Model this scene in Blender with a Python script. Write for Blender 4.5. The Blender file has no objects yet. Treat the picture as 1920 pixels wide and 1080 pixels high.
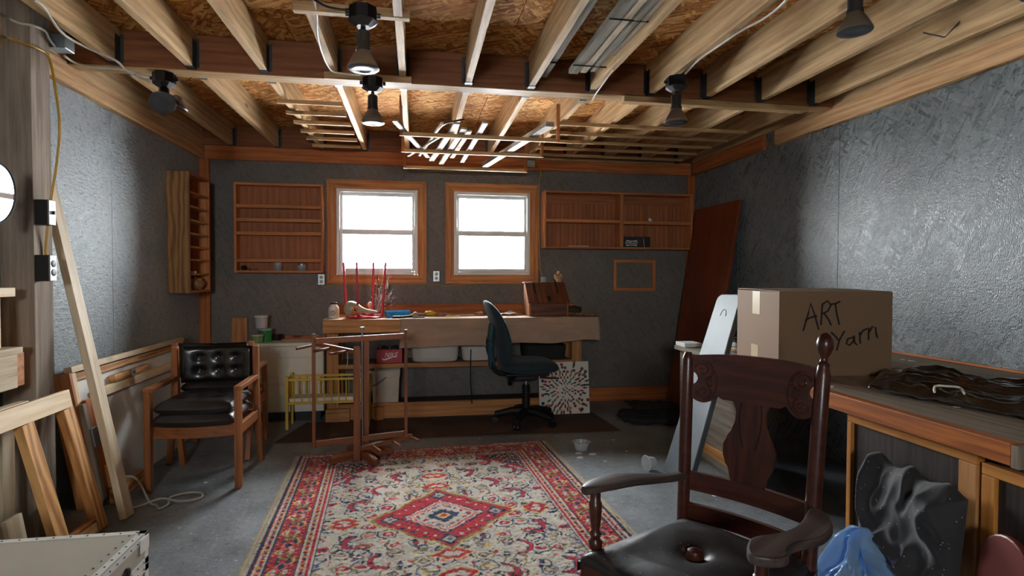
import bpy, bmesh, math, random
import numpy as np
from mathutils import Matrix, Vector, noise as mn

random.seed(7)
sc = bpy.context.scene
col = sc.collection
PI = math.pi
EXPO = 2.5

# ---------------------------------------------------------------- camera
FPX, YAW, PIT, ROL, EYE = 1066.18, .1676, .023, .0029, 1.27
_f = Vector((math.sin(YAW)*math.cos(PIT), math.cos(YAW)*math.cos(PIT), -math.sin(PIT)))
_r = Vector((math.cos(YAW), -math.sin(YAW), 0)); _u = _r.cross(_f)
_r2 = _r*math.cos(ROL)+_u*math.sin(ROL); _u2 = -_r*math.sin(ROL)+_u*math.cos(ROL)
cd = bpy.data.cameras.new('camera'); cam = bpy.data.objects.new('camera', cd); col.objects.link(cam)
cd.sensor_width = 36; cd.lens = FPX/1920*36; cd.clip_start = .05; cd.clip_end = 200
cam.matrix_world = Matrix(((_r2.x, _u2.x, -_f.x, 0), (_r2.y, _u2.y, -_f.y, 0), (_r2.z, _u2.z, -_f.z, EYE), (0, 0, 0, 1)))
sc.camera = cam

def at(px, py, X=None, Y=None, Z=None):
    """point of the room where a sight line meets the plane X=, Y= or Z= (survey helper)"""
    d = _f+_r2*((px-960)/FPX)-_u2*((py-540)/FPX)
    t = X/d.x if X is not None else Y/d.y if Y is not None else (Z-EYE)/d.z
    return Vector((0, 0, EYE))+d*t

# ---------------------------------------------------------------- world and light
w = bpy.data.worlds.new('overcast_sky'); sc.world = w; w.use_nodes = True
wn = w.node_tree; wn.nodes.clear()
bg = wn.nodes.new('ShaderNodeBackground'); wo = wn.nodes.new('ShaderNodeOutputWorld')
bg.inputs[0].default_value = (.93, .97, 1.0, 1); bg.inputs[1].default_value = 14.0
wn.links.new(bg.outputs[0], wo.inputs[0])
def portal(name, loc, sx, sz, out):
    l = bpy.data.lights.new(name, 'AREA'); l.shape = 'RECTANGLE'; l.size = sx; l.size_y = sz
    l.cycles.is_portal = True
    o = bpy.data.objects.new(name, l); col.objects.link(o); o.location = loc
    o.rotation_euler = (PI/2*(-1 if out > 0 else 1), 0, 0); return o
portal('window_portal', (-.355, 5.605, 1.67), .82, .9, 1)
portal('window_portal', (.735, 5.605, 1.67), .82, .9, 1)
portal('rear_fill_portal', (-.5, -2.42, 1.75), .6, .5, -1)  # sampling aid for the fill opening added behind the viewer
sc.view_settings.view_transform = 'Standard'; sc.view_settings.look = 'None'
sc.view_settings.gamma = 1; sc.view_settings.use_curve_mapping = False
sc.view_settings.exposure = EXPO
sc.cycles.max_bounces = 8; sc.cycles.diffuse_bounces = 5; sc.cycles.glossy_bounces = 3; sc.cycles.transmission_bounces = 4; sc.cycles.caustics_reflective = False; sc.cycles.caustics_refractive = False; sc.cycles.use_adaptive_sampling = True; sc.cycles.adaptive_threshold = .03; sc.cycles.sample_clamp_indirect = 8

# ---------------------------------------------------------------- materials
def lin(c):
    return tuple(((x/255)/12.92 if x/255 <= .04045 else ((x/255+.055)/1.055)**2.4) for x in c)+(1,)
MATS = {}
class NT:
    def __init__(s, name):
        s.m = bpy.data.materials.new(name); s.m.use_nodes = True; s.t = s.m.node_tree
        s.b = s.t.nodes['Principled BSDF']; MATS[name] = s.m
    def n(s, kind, ins=None, **kw):
        nd = s.t.nodes.new('ShaderNode'+kind)
        for k, v in kw.items(): setattr(nd, k, v)
        for k, v in (ins or {}).items():
            if isinstance(v, bpy.types.NodeSocket): s.t.links.new(v, nd.inputs[k])
            else: nd.inputs[k].default_value = v
        return nd
    def set(s, **kw):
        for k, v in kw.items():
            k = {'col': 'Base Color', 'rough': 'Roughness', 'metal': 'Metallic', 'nrm': 'Normal', 'spec': 'Specular IOR Level', 'trans': 'Transmission Weight', 'ior': 'IOR', 'alpha': 'Alpha', 'coat': 'Coat Weight', 'sheen': 'Sheen Weight'}[k]
            if isinstance(v, bpy.types.NodeSocket): s.t.links.new(v, s.b.inputs[k])
            else: s.b.inputs[k].default_value = v
        return s
    def ramp(s, fac, stops):
        r = s.n('ValToRGB', {0: fac}); e = r.color_ramp.elements
        while len(e) < len(stops): e.new(.5)
        for i, (p, c) in enumerate(stops):
            e[i].position = p; e[i].color = c if len(c) == 4 else tuple(c)+(1,)
        return r.outputs[0]
    def mix(s, fac, a, b, mode='MIX'):
        m = s.n('MixRGB', {0: fac, 1: a, 2: b}, blend_type=mode); return m.outputs[0]
    def math(s, op, a, b=0.0):
        return s.n('Math', {0: a, 1: b}, operation=op).outputs[0]
    def coord(s, scale=(1, 1, 1), rot=(0, 0, 0), rnd=True):
        tc = s.n('TexCoord').outputs['Object']
        if rnd:
            r = s.n('ObjectInfo').outputs['Random']
            k = s.math('MULTIPLY', r, 41.0)
            tc = s.n('VectorMath', {0: tc, 1: s.n('CombineXYZ', {0: k, 1: k, 2: k}).outputs[0]}, operation='ADD').outputs[0]
        if any(rot): tc = s.n('Mapping', {'Vector': tc, 'Rotation': rot}).outputs[0]
        return s.n('Mapping', {'Vector': tc, 'Scale': scale}).outputs[0]
    def bump(s, h, strength=.3, dist=.01):
        return s.n('Bump', {'Height': h, 'Strength': strength, 'Distance': dist}).outputs[0]

W1 = (1, 1, 1, 1); K0 = (0, 0, 0, 1)
def wood(name, dark, light, rough=.6, knots=.8, knotcol=(70, 35, 18), vary=.25, ring=1.0, spec=.35, fig=.16, lx=.42):
    s = NT(name)
    v1 = s.coord((1.3, 26, 26)); v2 = s.coord((lx, 3.4*ring, 3.4*ring)); v3 = s.coord((2.3, 6.5, 6.5))
    n1 = s.n('TexNoise', {'Vector': v1, 'Scale': 2.2, 'Detail': 4.0, 'Roughness': .68}).outputs['Fac']
    wv = s.n('TexWave', {'Vector': v2, 'Scale': 1.6, 'Distortion': 9.0, 'Detail': 3.0, 'Detail Scale': 1.1, 'Detail Roughness': .6}, bands_direction='Y').outputs['Fac']
    n3 = s.n('TexNoise', {'Vector': s.coord((.5, 3, 3)), 'Scale': 1.5, 'Detail': 2.0}).outputs['Fac']
    g = s.math('ADD', s.math('MULTIPLY', n1, 1-fig), s.math('MULTIPLY', wv, fig))
    c = s.ramp(g, [(.25, lin(dark)), (.66, lin(light))])
    rv = s.n('ObjectInfo').outputs['Random']
    br = s.math('ADD', s.math('MULTIPLY', rv, vary), s.math('ADD', s.math('MULTIPLY', n3, .35), 1-.18-vary/2))
    c = s.n('VectorMath', {0: c, 3: br}, operation='SCALE').outputs[0]
    if knots:
        vo = s.n('TexVoronoi', {'Vector': v3, 'Scale': 1.0, 'Randomness': 1.0})
        gate = s.math('GREATER_THAN', s.n('SeparateColor', {0: vo.outputs['Color']}).outputs[0], .45)
        dd = s.math('ADD', vo.outputs['Distance'], s.math('MULTIPLY', n1, .05))
        k = s.ramp(dd, [(.10, W1), (.17, K0)])
        k = s.math('MULTIPLY', s.math('MULTIPLY', k, gate), knots)
        c = s.mix(k, c, lin(knotcol))
    s.set(col=c, rough=rough, spec=spec, nrm=s.bump(g, .12, .004))
    return s.m
def osb(name, cols, rough=.6, bumpy=.35, spec=.4, var=1.0, glossvar=0, fine=1.0, bias=0, pits=None):
    s = NT(name)
    acc = None; bsum = None
    for i, a in enumerate((.1, 1.15, -.95, .55)):
        v = s.coord((9*fine, 62*fine, 30), (0, 0, a), rnd=True)
        vo = s.n('TexVoronoi', {'Vector': v, 'Scale': 1.0, 'Randomness': 1.0}, voronoi_dimensions='2D')
        sp = s.n('SeparateColor', {0: vo.outputs['Color']}).outputs; x = sp[1]
        acc = x if acc is None else s.mix(s.math('GREATER_THAN', sp[0], .58), acc, x)
    fi = s.n('TexNoise', {'Vector': s.coord((30, 60, 30)), 'Scale': 3.0, 'Detail': 2.0}, noise_dimensions='2D').outputs['Fac']
    big = s.n('TexNoise', {'Vector': s.coord((1, 1, 1)), 'Scale': 1.7, 'Detail': 2.0}, noise_dimensions='2D').outputs['Fac']
    g = s.math('ADD', s.math('MULTIPLY', acc, .7), s.math('MULTIPLY', fi, .3))
    g2 = s.math('ADD', s.math('MULTIPLY', s.math('SUBTRACT', g, .5), var), .5+bias)
    c = s.ramp(g2, [(.05, lin(cols[0])), (.5, lin(cols[1])), (.95, lin(cols[2]))])
    c = s.n('VectorMath', {0: c, 3: s.math('ADD', .78, s.math('MULTIPLY', big, .44))}, operation='SCALE').outputs[0]
    if pits:
        pn = s.n('TexNoise', {'Vector': s.coord((55, 22, 30)), 'Scale': 1.0, 'Detail': 2.0, 'Roughness': .6}, noise_dimensions='2D').outputs['Fac']
        c = s.mix(s.ramp(pn, [(.63, K0), (.73, (.55, .55, .55, 1))]), c, lin(pits))
        g = s.math('ADD', g, s.math('MULTIPLY', pn, .7 if fine > 1.1 else .18))
    r = rough
    if glossvar: r = s.math('ADD', rough-glossvar/2, s.math('MULTIPLY', g, glossvar))
    s.set(col=c, rough=r, spec=spec, nrm=s.bump(g, bumpy, .006))
    return s
def plain(name, c, rough=.5, metal=0, spec=.5, var=.12, nscale=9, bumpy=0, **kw):
    s = NT(name)
    n = s.n('TexNoise', {'Vector': s.coord(), 'Scale': nscale, 'Detail': 4.0}).outputs['Fac']
    cc = s.n('VectorMath', {0: lin(c)[:3], 3: s.math('ADD', 1-var/2, s.math('MULTIPLY', n, var))}, operation='SCALE').outputs[0]
    s.set(col=cc, rough=rough, metal=metal, spec=spec, **kw)
    if bumpy: s.set(nrm=s.bump(n, bumpy, .01))
    return s.m

wood('pine_trim', (158, 96, 50), (212, 148, 90), knots=.85)
wood('pine_plate', (170, 122, 76), (220, 178, 126), knots=.85)
wood('strip_pale', (140, 130, 116), (186, 176, 160), knots=0)
wood('bench_top_wood', (112, 96, 80), (156, 138, 118), knots=.3, rough=.7)
wood('pine_orange', (150, 80, 36), (200, 120, 62), knots=.85)
wood('joist_pine', (164, 128, 84), (218, 184, 134), knots=.6, knotcol=(70, 45, 28))
wood('beam_wood', (112, 64, 36), (150, 92, 54), knots=.7)
wood('beam_side', (158, 120, 78), (200, 164, 116), knots=.3)
wood('plank_pale', (166, 144, 112), (210, 192, 164), knots=.4, knotcol=(110, 70, 40), ring=.7)
wood('frame_pine', (168, 106, 52), (222, 168, 104), knots=.25, ring=1.3, fig=.42, lx=.9)
wood('frame_edge', (205, 175, 135), (236, 214, 180), knots=.3)
wood('shelf_pine', (158, 92, 50), (206, 138, 84), knots=.55)
wood('shelf_back', (142, 84, 50), (176, 112, 70), knots=.3)
wood('cabinet_oak', (122, 84, 48), (172, 124, 74), knots=.2, ring=1.3, fig=.42, lx=.9)
wood('old_post', (112, 96, 82), (160, 143, 126), knots=.3, rough=.85, ring=.8)
wood('grey_lumber', (104, 98, 86), (150, 142, 126), knots=.4, rough=.85)
wood('teak', (118, 66, 34), (168, 104, 60), knots=0, rough=.42)
wood('swift_wood', (100, 54, 28), (142, 82, 44), knots=0, rough=.5)
wood('dusty_mahogany', (50, 38, 34), (84, 70, 64), knots=0, rough=.45, vary=.1)
wood('mahogany', (42, 18, 12), (82, 38, 24), knots=0, rough=.3, spec=.55, vary=.1)
wood('bench_pine', (160, 100, 54), (206, 148, 90), knots=.6)
wood('apron_pine', (124, 58, 22), (196, 112, 46), knots=.9, ring=1.5, rough=.5, fig=.20, lx=.8)
wood('rail_pine', (158, 92, 34), (205, 138, 62), knots=.4)
wood('dark_panel', (34, 28, 25), (62, 52, 46), knots=0, rough=.55, ring=2)
wood('ply_red', (96, 42, 20), (124, 58, 28), knots=0, rough=.5, ring=1.5)
wood('box_wood', (70, 38, 24), (118, 70, 46), knots=.2, rough=.5)
wood('box_side_wood', (120, 74, 46), (170, 116, 78), knots=.2, rough=.55)
wood('twig_wood', (110, 76, 48), (170, 128, 88), knots=0, rough=.8)
osb('osb_raw', ((128, 76, 36), (188, 128, 66), (236, 188, 118)), rough=.8, var=1.1, bumpy=.25, spec=.12)
s = osb('osb_grey', ((126, 133, 136), (150, 157, 161), (168, 174, 178)), rough=.44, var=.8, bumpy=.75, spec=.5, glossvar=.25, fine=1.5, pits=(62, 66, 68))
s = osb('osb_glossy', ((98, 103, 104), (118, 123, 124), (138, 143, 144)), rough=.32, var=.9, bumpy=.9, spec=.5, glossvar=.3, fine=1.05, pits=(58, 60, 60))
s = osb('wall_back_paint', ((92, 87, 80), (116, 110, 102), (126, 120, 111)), rough=.55, var=.6, bumpy=.35, fine=1.3, pits=(88, 83, 76))
# concrete
s = NT('concrete')
v = s.coord(rnd=False)
n1 = s.n('TexNoise', {'Vector': v, 'Scale': 2.2, 'Detail': 8.0, 'Roughness': .65}).outputs['Fac']
n2 = s.n('TexNoise', {'Vector': v, 'Scale': 38.0, 'Detail': 5.0, 'Roughness': .7}).outputs['Fac']
n5 = s.n('TexNoise', {'Vector': v, 'Scale': .8, 'Detail': 3.0}).outputs['Fac']
c = s.ramp(n1, [(.25, lin((88, 92, 95))), (.5, lin((124, 129, 134))), (.75, lin((148, 152, 156)))])
c = s.mix(s.ramp(n2, [(.56, K0), (.70, W1)]), c, lin((172, 174, 172)))
c = s.mix(s.ramp(n2, [(.28, W1), (.40, K0)]), c, lin((56, 58, 60)))
c = s.mix(s.ramp(n5, [(.55, K0), (.75, (.5, .5, .5, 1))]), c, lin((92, 78, 62)))
n6 = s.n('TexNoise', {'Vector': v, 'Scale': 9.0, 'Detail': 6.0, 'Roughness': .75}).outputs['Fac']
c = s.mix(s.ramp(n6, [(.54, K0), (.72, (.6, .6, .6, 1))]), c, lin((158, 162, 166)))
c = s.mix(s.ramp(n6, [(.30, (.6, .6, .6, 1)), (.45, K0)]), c, lin((74, 72, 70)))
vo = s.n('TexVoronoi', {'Vector': v, 'Scale': 13.0})
fl = s.math('MULTIPLY', s.ramp(vo.outputs['Distance'], [(.05, W1), (.11, K0)]), s.math('GREATER_THAN', s.n('SeparateColor', {0: vo.outputs['Color']}).outputs[0], .72))
c = s.mix(s.math('MULTIPLY', fl, .8), c, lin((205, 204, 198)))
s.set(col=c, rough=s.math('ADD', .34, s.math('MULTIPLY', n2, .3)), spec=.45, nrm=s.bump(s.math('ADD', n2, s.math('MULTIPLY', n1, 1.5)), .25, .01))
plain('white_vinyl', (225, 226, 224), .35)
plain('white_metal', (228, 220, 202), .4, var=.2)
plain('trunk_paint', (180, 174, 160), .45, var=.18, nscale=5)
plain('trunk_edge', (222, 222, 216), .3, var=.1)
plain('dark_metal', (46, 42, 40), .4, metal=.6)
plain('steel', (150, 156, 160), .3, metal=.9)
plain('hanger_steel', (78, 80, 82), .45, metal=.7, var=.4, nscale=40)
plain('galvanised', (160, 172, 178), .35, metal=.85, var=.3, nscale=30)
plain('black_plastic', (22, 22, 24), .4)
plain('rubber', (14, 14, 15), .6)
plain('lamp_grey', (58, 52, 50), .5)
plain('bulb_shell', (120, 102, 84), .4, var=.2)
plain('bulb_face', (78, 78, 82), .45, spec=.25)
plain('outlet_white', (225, 226, 226), .3)
plain('outlet_ivory', (206, 186, 140), .35)
plain('slot_black', (15, 14, 14), .5)
plain('cable_white', (196, 190, 176), .45)
plain('cable_yellow', (196, 150, 46), .45)
plain('black_leather', (20, 17, 16), .24, spec=.6, var=.4, nscale=20, bumpy=.12)
plain('dusty_leather', (46, 40, 38), .38, spec=.5, var=.5, nscale=14, bumpy=.2)
plain('teal_fabric', (28, 46, 52), .85, var=.3, nscale=60, bumpy=.2, sheen=.12)
plain('teal_cloth', (46, 74, 84), .9, var=.3, nscale=60)
plain('yellow_paint', (214, 178, 62), .4)
plain('mattress_white', (222, 214, 200), .6)
plain('tub_white', (206, 200, 190), .35, var=.15)
plain('bucket_beige', (196, 184, 166), .5, var=.3, nscale=14)
plain('red_box', (186, 22, 34), .45)
plain('red_metal', (196, 24, 40), .25, spec=.6)
plain('swoosh_white', (235, 230, 228), .5)
plain('bottle_white', (236, 232, 224), .35)
plain('label_cream', (222, 212, 192), .6)
plain('gourd_grey', (178, 170, 146), .4, var=.3)
plain('orange_paint', (222, 120, 70), .5)
plain('skin_tone', (222, 160, 120), .5)
plain('blue_tray', (40, 160, 222), .3)
plain('paper_white', (230, 228, 224), .7, var=.1)
plain('cloth_tan', (168, 140, 118), .85, var=.25, nscale=6, bumpy=.15)
plain('figurine_tan', (178, 140, 96), .6, var=.4, nscale=40)
plain('cardboard', (130, 100, 72), .75, var=.12, nscale=5)
plain('tape', (196, 176, 140), .35)
plain('ink', (20, 18, 18), .7)
plain('mat_brown', (74, 52, 40), .9, var=.5, nscale=60, bumpy=.4)
plain('dark_canvas', (40, 38, 36), .85, var=.4, nscale=12, bumpy=.2)
plain('grey_paint', (112, 120, 126), .5, var=.25, nscale=9)
plain('grey_edge', (70, 62, 54), .7, var=.4)
plain('bench_grime', (112, 100, 88), .75, var=.6, nscale=8, bumpy=.4)
plain('knit_black', (26, 24, 24), .8, var=.6, nscale=40, bumpy=.5)
plain('fur_brown', (70, 58, 48), .9, var=.6, nscale=30)
plain('red_leather', (112, 44, 34), .4, var=.3)
plain('canvas_white', (226, 220, 208), .7, var=.06)
plain('sheet_white', (234, 232, 226), .55, var=.12, nscale=3)
plain('pink_plastic', (226, 186, 178), .4)
plain('green_plastic', (30, 132, 66), .4)
plain('olive_plastic', (136, 160, 96), .4)
plain('everlast_navy', (18, 24, 38), .5)
plain('bounce_ground', (244, 246, 248), .9, var=.04)  # whitened so the unseen ground bounces light up to the ceiling
plain('rope_tan', (196, 176, 140), .8)
plain('tool_wood', (176, 128, 76), .5)
plain('tool_yellow', (214, 178, 52), .5)
plain('dot_red', (160, 46, 36), .6); plain('dot_orange', (206, 110, 62), .6); plain('dot_green', (52, 88, 60), .6)
plain('dot_dark', (44, 38, 38), .6); plain('dot_olive', (120, 104, 60), .6); plain('dot_brown', (110, 62, 42), .6)
# velvet with lint
def lint(name, base, dust, rough, scale=90, thr=.10, sheen=.3, bump=.15):
    s = NT(name); v = s.coord()
    vo = s.n('TexVoronoi', {'Vector': v, 'Scale': scale})
    k = s.math('MULTIPLY', s.ramp(vo.outputs['Distance'], [(thr, W1), (thr+.06, K0)]), s.math('GREATER_THAN', s.n('SeparateColor', {0: vo.outputs['Color']}).outputs[0], .62))
    n = s.n('TexNoise', {'Vector': v, 'Scale': 12.0, 'Detail': 5.0}).outputs['Fac']
    c = s.mix(n, lin(base), lin(tuple(x*1.7 for x in base)))
    s.set(col=s.mix(s.math('MULTIPLY', k, .8), c, lin(dust)), rough=rough, sheen=sheen, nrm=s.bump(n, bump, .01))
lint('black_velvet', (26, 25, 26), (170, 160, 140), .75, scale=75, thr=.12)
lint('seat_leather', (30, 27, 27), (150, 146, 140), .4, scale=55, thr=.07, sheen=0, bump=.3)
# glass, mirror, clear plastics
s = NT('window_glass'); s.set(col=(1, 1, 1, 1), rough=0, trans=1.0, ior=1.0, spec=0)
tb = s.n('BsdfTransparent', {0: (.97, .98, .98, 1)}); gl = s.n('BsdfGlossy', {'Roughness': .02})
fr = s.n('Fresnel', {'IOR': 1.35}); mx = s.n('MixShader', {0: fr.outputs[0], 1: tb.outputs[0], 2: gl.outputs[0]})
s.t.links.new(mx.outputs[0], s.t.nodes['Material Output'].inputs[0])
s = NT('mirror_silver'); s.set(col=(.88, .9, .9, 1), metal=1.0, rough=.02)
def film(name, tint, opac, rough=.15):
    s = NT(name)
    tb = s.n('BsdfTransparent', {0: tint}); s.set(col=lin((230, 236, 240)) if opac < .2 else tint, rough=rough, spec=.7)
    mx = s.n('MixShader', {0: opac, 1: tb.outputs[0], 2: s.b.outputs[0]})
    s.t.links.new(mx.outputs[0], s.t.nodes['Material Output'].inputs[0])
s = NT('clear_film')
tb = s.n('BsdfTransparent', {0: (.95, .96, .97, 1)}); gl = s.n('BsdfGlossy', {'Roughness': .16})
fr = s.n('Fresnel', {'IOR': 1.7}); mx = s.n('MixShader', {0: s.math('ADD', s.math('MULTIPLY', fr.outputs[0], 1.4), .10), 1: tb.outputs[0], 2: gl.outputs[0]})
s.t.links.new(mx.outputs[0], s.t.nodes['Material Output'].inputs[0])
film('blue_film', (.42, .64, .90, 1), .46, .12)
film('clear_plastic', (.92, .94, .96, 1), .35, .2)
M_ = MATS

# ---------------------------------------------------------------- objects, meshes
MW = {}
def tag(o, label=None, cat=None, group=None, kind=None):
    for k, v in (('label', label), ('category', cat), ('group', group), ('kind', kind)):
        if v: o[k] = v
    return o
def place(o, M, parent=None):
    col.objects.link(o)
    if parent is not None:
        o.parent = parent; o.matrix_basis = MW[parent.name].inverted() @ M
    else: o.matrix_basis = M
    MW[o.name] = M.copy()
    return o
def thing(name, label=None, cat=None, loc=(0, 0, 0), rz=0, group=None, kind=None, parent=None):
    o = bpy.data.objects.new(name, None); o.empty_display_size = .05
    place(o, Matrix.Translation(loc) @ Matrix.Rotation(rz, 4, 'Z'), parent)
    return tag(o, label, cat, group, kind)
def frame(o, x, y=None, z=None):
    """matrix from an origin and axes"""
    x = Vector(x).normalized()
    if z is None: z = Vector((0, 0, 1)) if abs(x.z) < .95 else Vector((0, 1, 0))
    z = Vector(z); y = z.cross(x).normalized() if y is None else Vector(y).normalized()
    z = x.cross(y).normalized()
    return Matrix(((x.x, y.x, z.x, o[0]), (x.y, y.y, z.y, o[1]), (x.z, y.z, z.z, o[2]), (0, 0, 0, 1)))
class G:
    """collects shapes that become ONE mesh"""
    def __init__(s): s.v = []; s.f = []
    def add(s, vs, fs, M=None):
        b = len(s.v)
        s.v += [tuple(M @ Vector(p)) if M is not None else tuple(p) for p in vs]
        s.f += [tuple(b+i for i in f) for f in fs]; return s
    def box(s, x0, x1, y0, y1, z0, z1, M=None):
        return s.add([(x, y, z) for x in (x0, x1) for y in (y0, y1) for z in (z0, z1)],
                     [(0, 1, 3, 2), (4, 6, 7, 5), (0, 4, 5, 1), (2, 3, 7, 6), (0, 2, 6, 4), (1, 5, 7, 3)], M)
    def bar(s, p0, p1, wd, th, up=None):
        p0, p1 = Vector(p0), Vector(p1); L = (p1-p0).length
        return s.box(0, L, -wd/2, wd/2, -th/2, th/2, frame(p0, p1-p0, None, up))
    def tube(s, pts, r, n=8, cap=True):
        pts = [Vector(p) for p in pts]; rr = r if isinstance(r, (list, tuple)) else [r]*len(pts)
        prev = None; b = len(s.v); vs = []; fs = []
        for i, p in enumerate(pts):
            d = (pts[min(i+1, len(pts)-1)]-pts[max(i-1, 0)]).normalized()
            if prev is None:
                a = Vector((0, 0, 1)) if abs(d.z) < .9 else Vector((1, 0, 0)); a = (a-d*a.dot(d)).normalized()
            else: a = (prev-d*prev.dot(d)).normalized()
            prev = a; c = d.cross(a)
            vs += [p+(a*math.cos(2*PI*k/n)+c*math.sin(2*PI*k/n))*rr[i] for k in range(n)]
        for i in range(len(pts)-1):
            for k in range(n):
                fs.append((i*n+k, i*n+(k+1) % n, (i+1)*n+(k+1) % n, (i+1)*n+k))
        if cap: fs += [tuple(range(n-1, -1, -1)), tuple(range((len(pts)-1)*n, len(pts)*n))]
        return s.add(vs, fs)
    def lathe(s, prof, M=None, n=20, cap=True):
        """prof = (radius, height) along local z"""
        vs = []; fs = []; m = len(prof)
        for r, h in prof: vs += [(r*math.cos(2*PI*k/n), r*math.sin(2*PI*k/n), h) for k in range(n)]
        for i in range(m-1):
            for k in range(n): fs.append((i*n+k, i*n+(k+1) % n, (i+1)*n+(k+1) % n, (i+1)*n+k))
        if cap: fs += [tuple(range(n-1, -1, -1)), tuple(range((m-1)*n, m*n))]
        return s.add(vs, fs, M)
    def prism(s, poly, t, M=None):
        """polygon (x, y) extruded from z=0 to z=t"""
        n = len(poly)
        return s.add([(x, y, 0) for x, y in poly]+[(x, y, t) for x, y in poly],
                     [tuple(range(n-1, -1, -1)), tuple(range(n, 2*n))]+[(i, (i+1) % n, n+(i+1) % n, n+i) for i in range(n)], M)
    def grid(s, fn, nu, nv, closed=False):
        vs = [fn(i/(nu-1), j/(nv-1)) for i in range(nu) for j in range(nv)]
        return s.add(vs, [(i*nv+j, (i+1)*nv+j, (i+1)*nv+j+1, i*nv+j+1) for i in range(nu-1) for j in range(nv-1)])
    def slab(s, fn, th, nu, nv):
        """closed sheet: fn(u, v) is the upper side, th(point index normal offset) straight down its normal"""
        top = [[Vector(fn(i/(nu-1), j/(nv-1))) for j in range(nv)] for i in range(nu)]
        vs = []; low = []
        for i in range(nu):
            for j in range(nv):
                du = top[min(i+1, nu-1)][j]-top[max(i-1, 0)][j]; dv = top[i][min(j+1, nv-1)]-top[i][max(j-1, 0)]
                nn = du.cross(dv).normalized(); vs.append(top[i][j]); low.append(top[i][j]-nn*th)
        N = nu*nv; fs = []
        q = lambda i, j: i*nv+j
        for i in range(nu-1):
            for j in range(nv-1):
                fs.append((q(i, j), q(i+1, j), q(i+1, j+1), q(i, j+1))); fs.append((N+q(i, j), N+q(i, j+1), N+q(i+1, j+1), N+q(i+1, j)))
        for i in range(nu-1):
            fs.append((q(i, 0), N+q(i, 0), N+q(i+1, 0), q(i+1, 0))); fs.append((q(i, nv-1), q(i+1, nv-1), N+q(i+1, nv-1), N+q(i, nv-1)))
        for j in range(nv-1):
            fs.append((q(0, j), q(0, j+1), N+q(0, j+1), N+q(0, j))); fs.append((q(nu-1, j), N+q(nu-1, j), N+q(nu-1, j+1), q(nu-1, j+1)))
        return s.add(vs+low, fs)
    def build(s, name, mat, parent=None, M=None, smooth=False, bevel=0, sub=0, fix=True):
        """geometry is in room coordinates; M only sets the object's own axes"""
        me = bpy.data.meshes.new(name)
        vs = s.v
        if M is not None:
            Mi = M.inverted(); vs = [tuple(Mi @ Vector(p)) for p in vs]
        me.from_pydata(vs, [], s.f)
        if fix:
            bm = bmesh.new(); bm.from_mesh(me); bmesh.ops.recalc_face_normals(bm, faces=bm.faces); bm.to_mesh(me); bm.free()
        return meshobj(name, me, mat, parent, M, smooth, bevel, sub)
def meshobj(name, me, mat, parent=None, M=None, smooth=False, bevel=0, sub=0):
    if mat and not me.materials: me.materials.append(M_[mat] if isinstance(mat, str) else mat)
    if smooth:
        me.polygons.foreach_set('use_smooth', [True]*len(me.polygons))
        if smooth != 'all': me.set_sharp_from_angle(angle=math.radians(42))
    o = bpy.data.objects.new(name, me); place(o, M if M is not None else Matrix.Identity(4), parent)
    if bevel:
        b = o.modifiers.new('bevel', 'BEVEL'); b.width = bevel; b.segments = 2; b.limit_method = 'ANGLE'; b.angle_limit = math.radians(40)
    if sub:
        d = o.modifiers.new('subd', 'SUBSURF'); d.levels = d.render_levels = sub
    return o
_cache = {}
def _boxmesh(L, a, b, mat):
    k = (round(L, 4), round(a, 4), round(b, 4), mat)
    if k not in _cache:
        me = bpy.data.meshes.new('board')
        g = G().box(-L/2, L/2, -a/2, a/2, -b/2, b/2); me.from_pydata(g.v, [], g.f); me.materials.append(M_[mat]); _cache[k] = me
    return _cache[k]
def plank(name, p0, p1, wd, th, mat, parent=None, up=None, bevel=.0025):
    """board from p0 to p1; th is measured along up, wd across; grain follows its length"""
    p0, p1 = Vector(p0), Vector(p1)
    return meshobj(name, _boxmesh((p1-p0).length, wd, th, mat), None, parent, frame((p0+p1)/2, p1-p0, None, up), bevel=bevel)
def board(name, x0, x1, y0, y1, z0, z1, mat, parent=None, bevel=.0025):
    c = Vector(((x0+x1)/2, (y0+y1)/2, (z0+z1)/2)); d = [x1-x0, y1-y0, z1-z0]
    o = sorted(range(3), key=lambda i: -d[i]); E = [Vector((1, 0, 0)), Vector((0, 1, 0)), Vector((0, 0, 1))]
    X, Y = E[o[0]], E[o[1]]
    return meshobj(name, _boxmesh(d[o[0]], d[o[1]], d[o[2]], mat), None, parent, frame(c, X, Y), bevel=bevel)
def cyl(name, p0, p1, r, mat, parent=None, n=14, r1=None):
    return G().tube([p0, p1], [r, r if r1 is None else r1], n).build(name, mat, parent, smooth=True)
def curve_pts(pts, n=8):
    """Catmull-Rom through the points"""
    P = [Vector(p) for p in pts]; out = []
    for i in range(len(P)-1):
        a, b, c, d = P[max(i-1, 0)], P[i], P[i+1], P[min(i+2, len(P)-1)]
        for k in range(n):
            t = k/n
            out.append(.5*((2*b)+(c-a)*t+(2*a-5*b+4*c-d)*t*t+(3*b-a-3*c+d)*t**3))
    return out+[P[-1]]
def copytree(o, M, label=None, group=None):
    """a copy of a thing and its parts and sub-parts"""
    def cp(src, par, T):
        c = src.copy(); place(c, T @ MW[src.name], par)
        for ch in [x for x in col.objects if x.parent == src]: cp(ch, c, T)
        return c
    r = cp(o, None, M @ MW[o.name].inverted())
    return tag(r, label, None, group)
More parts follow.
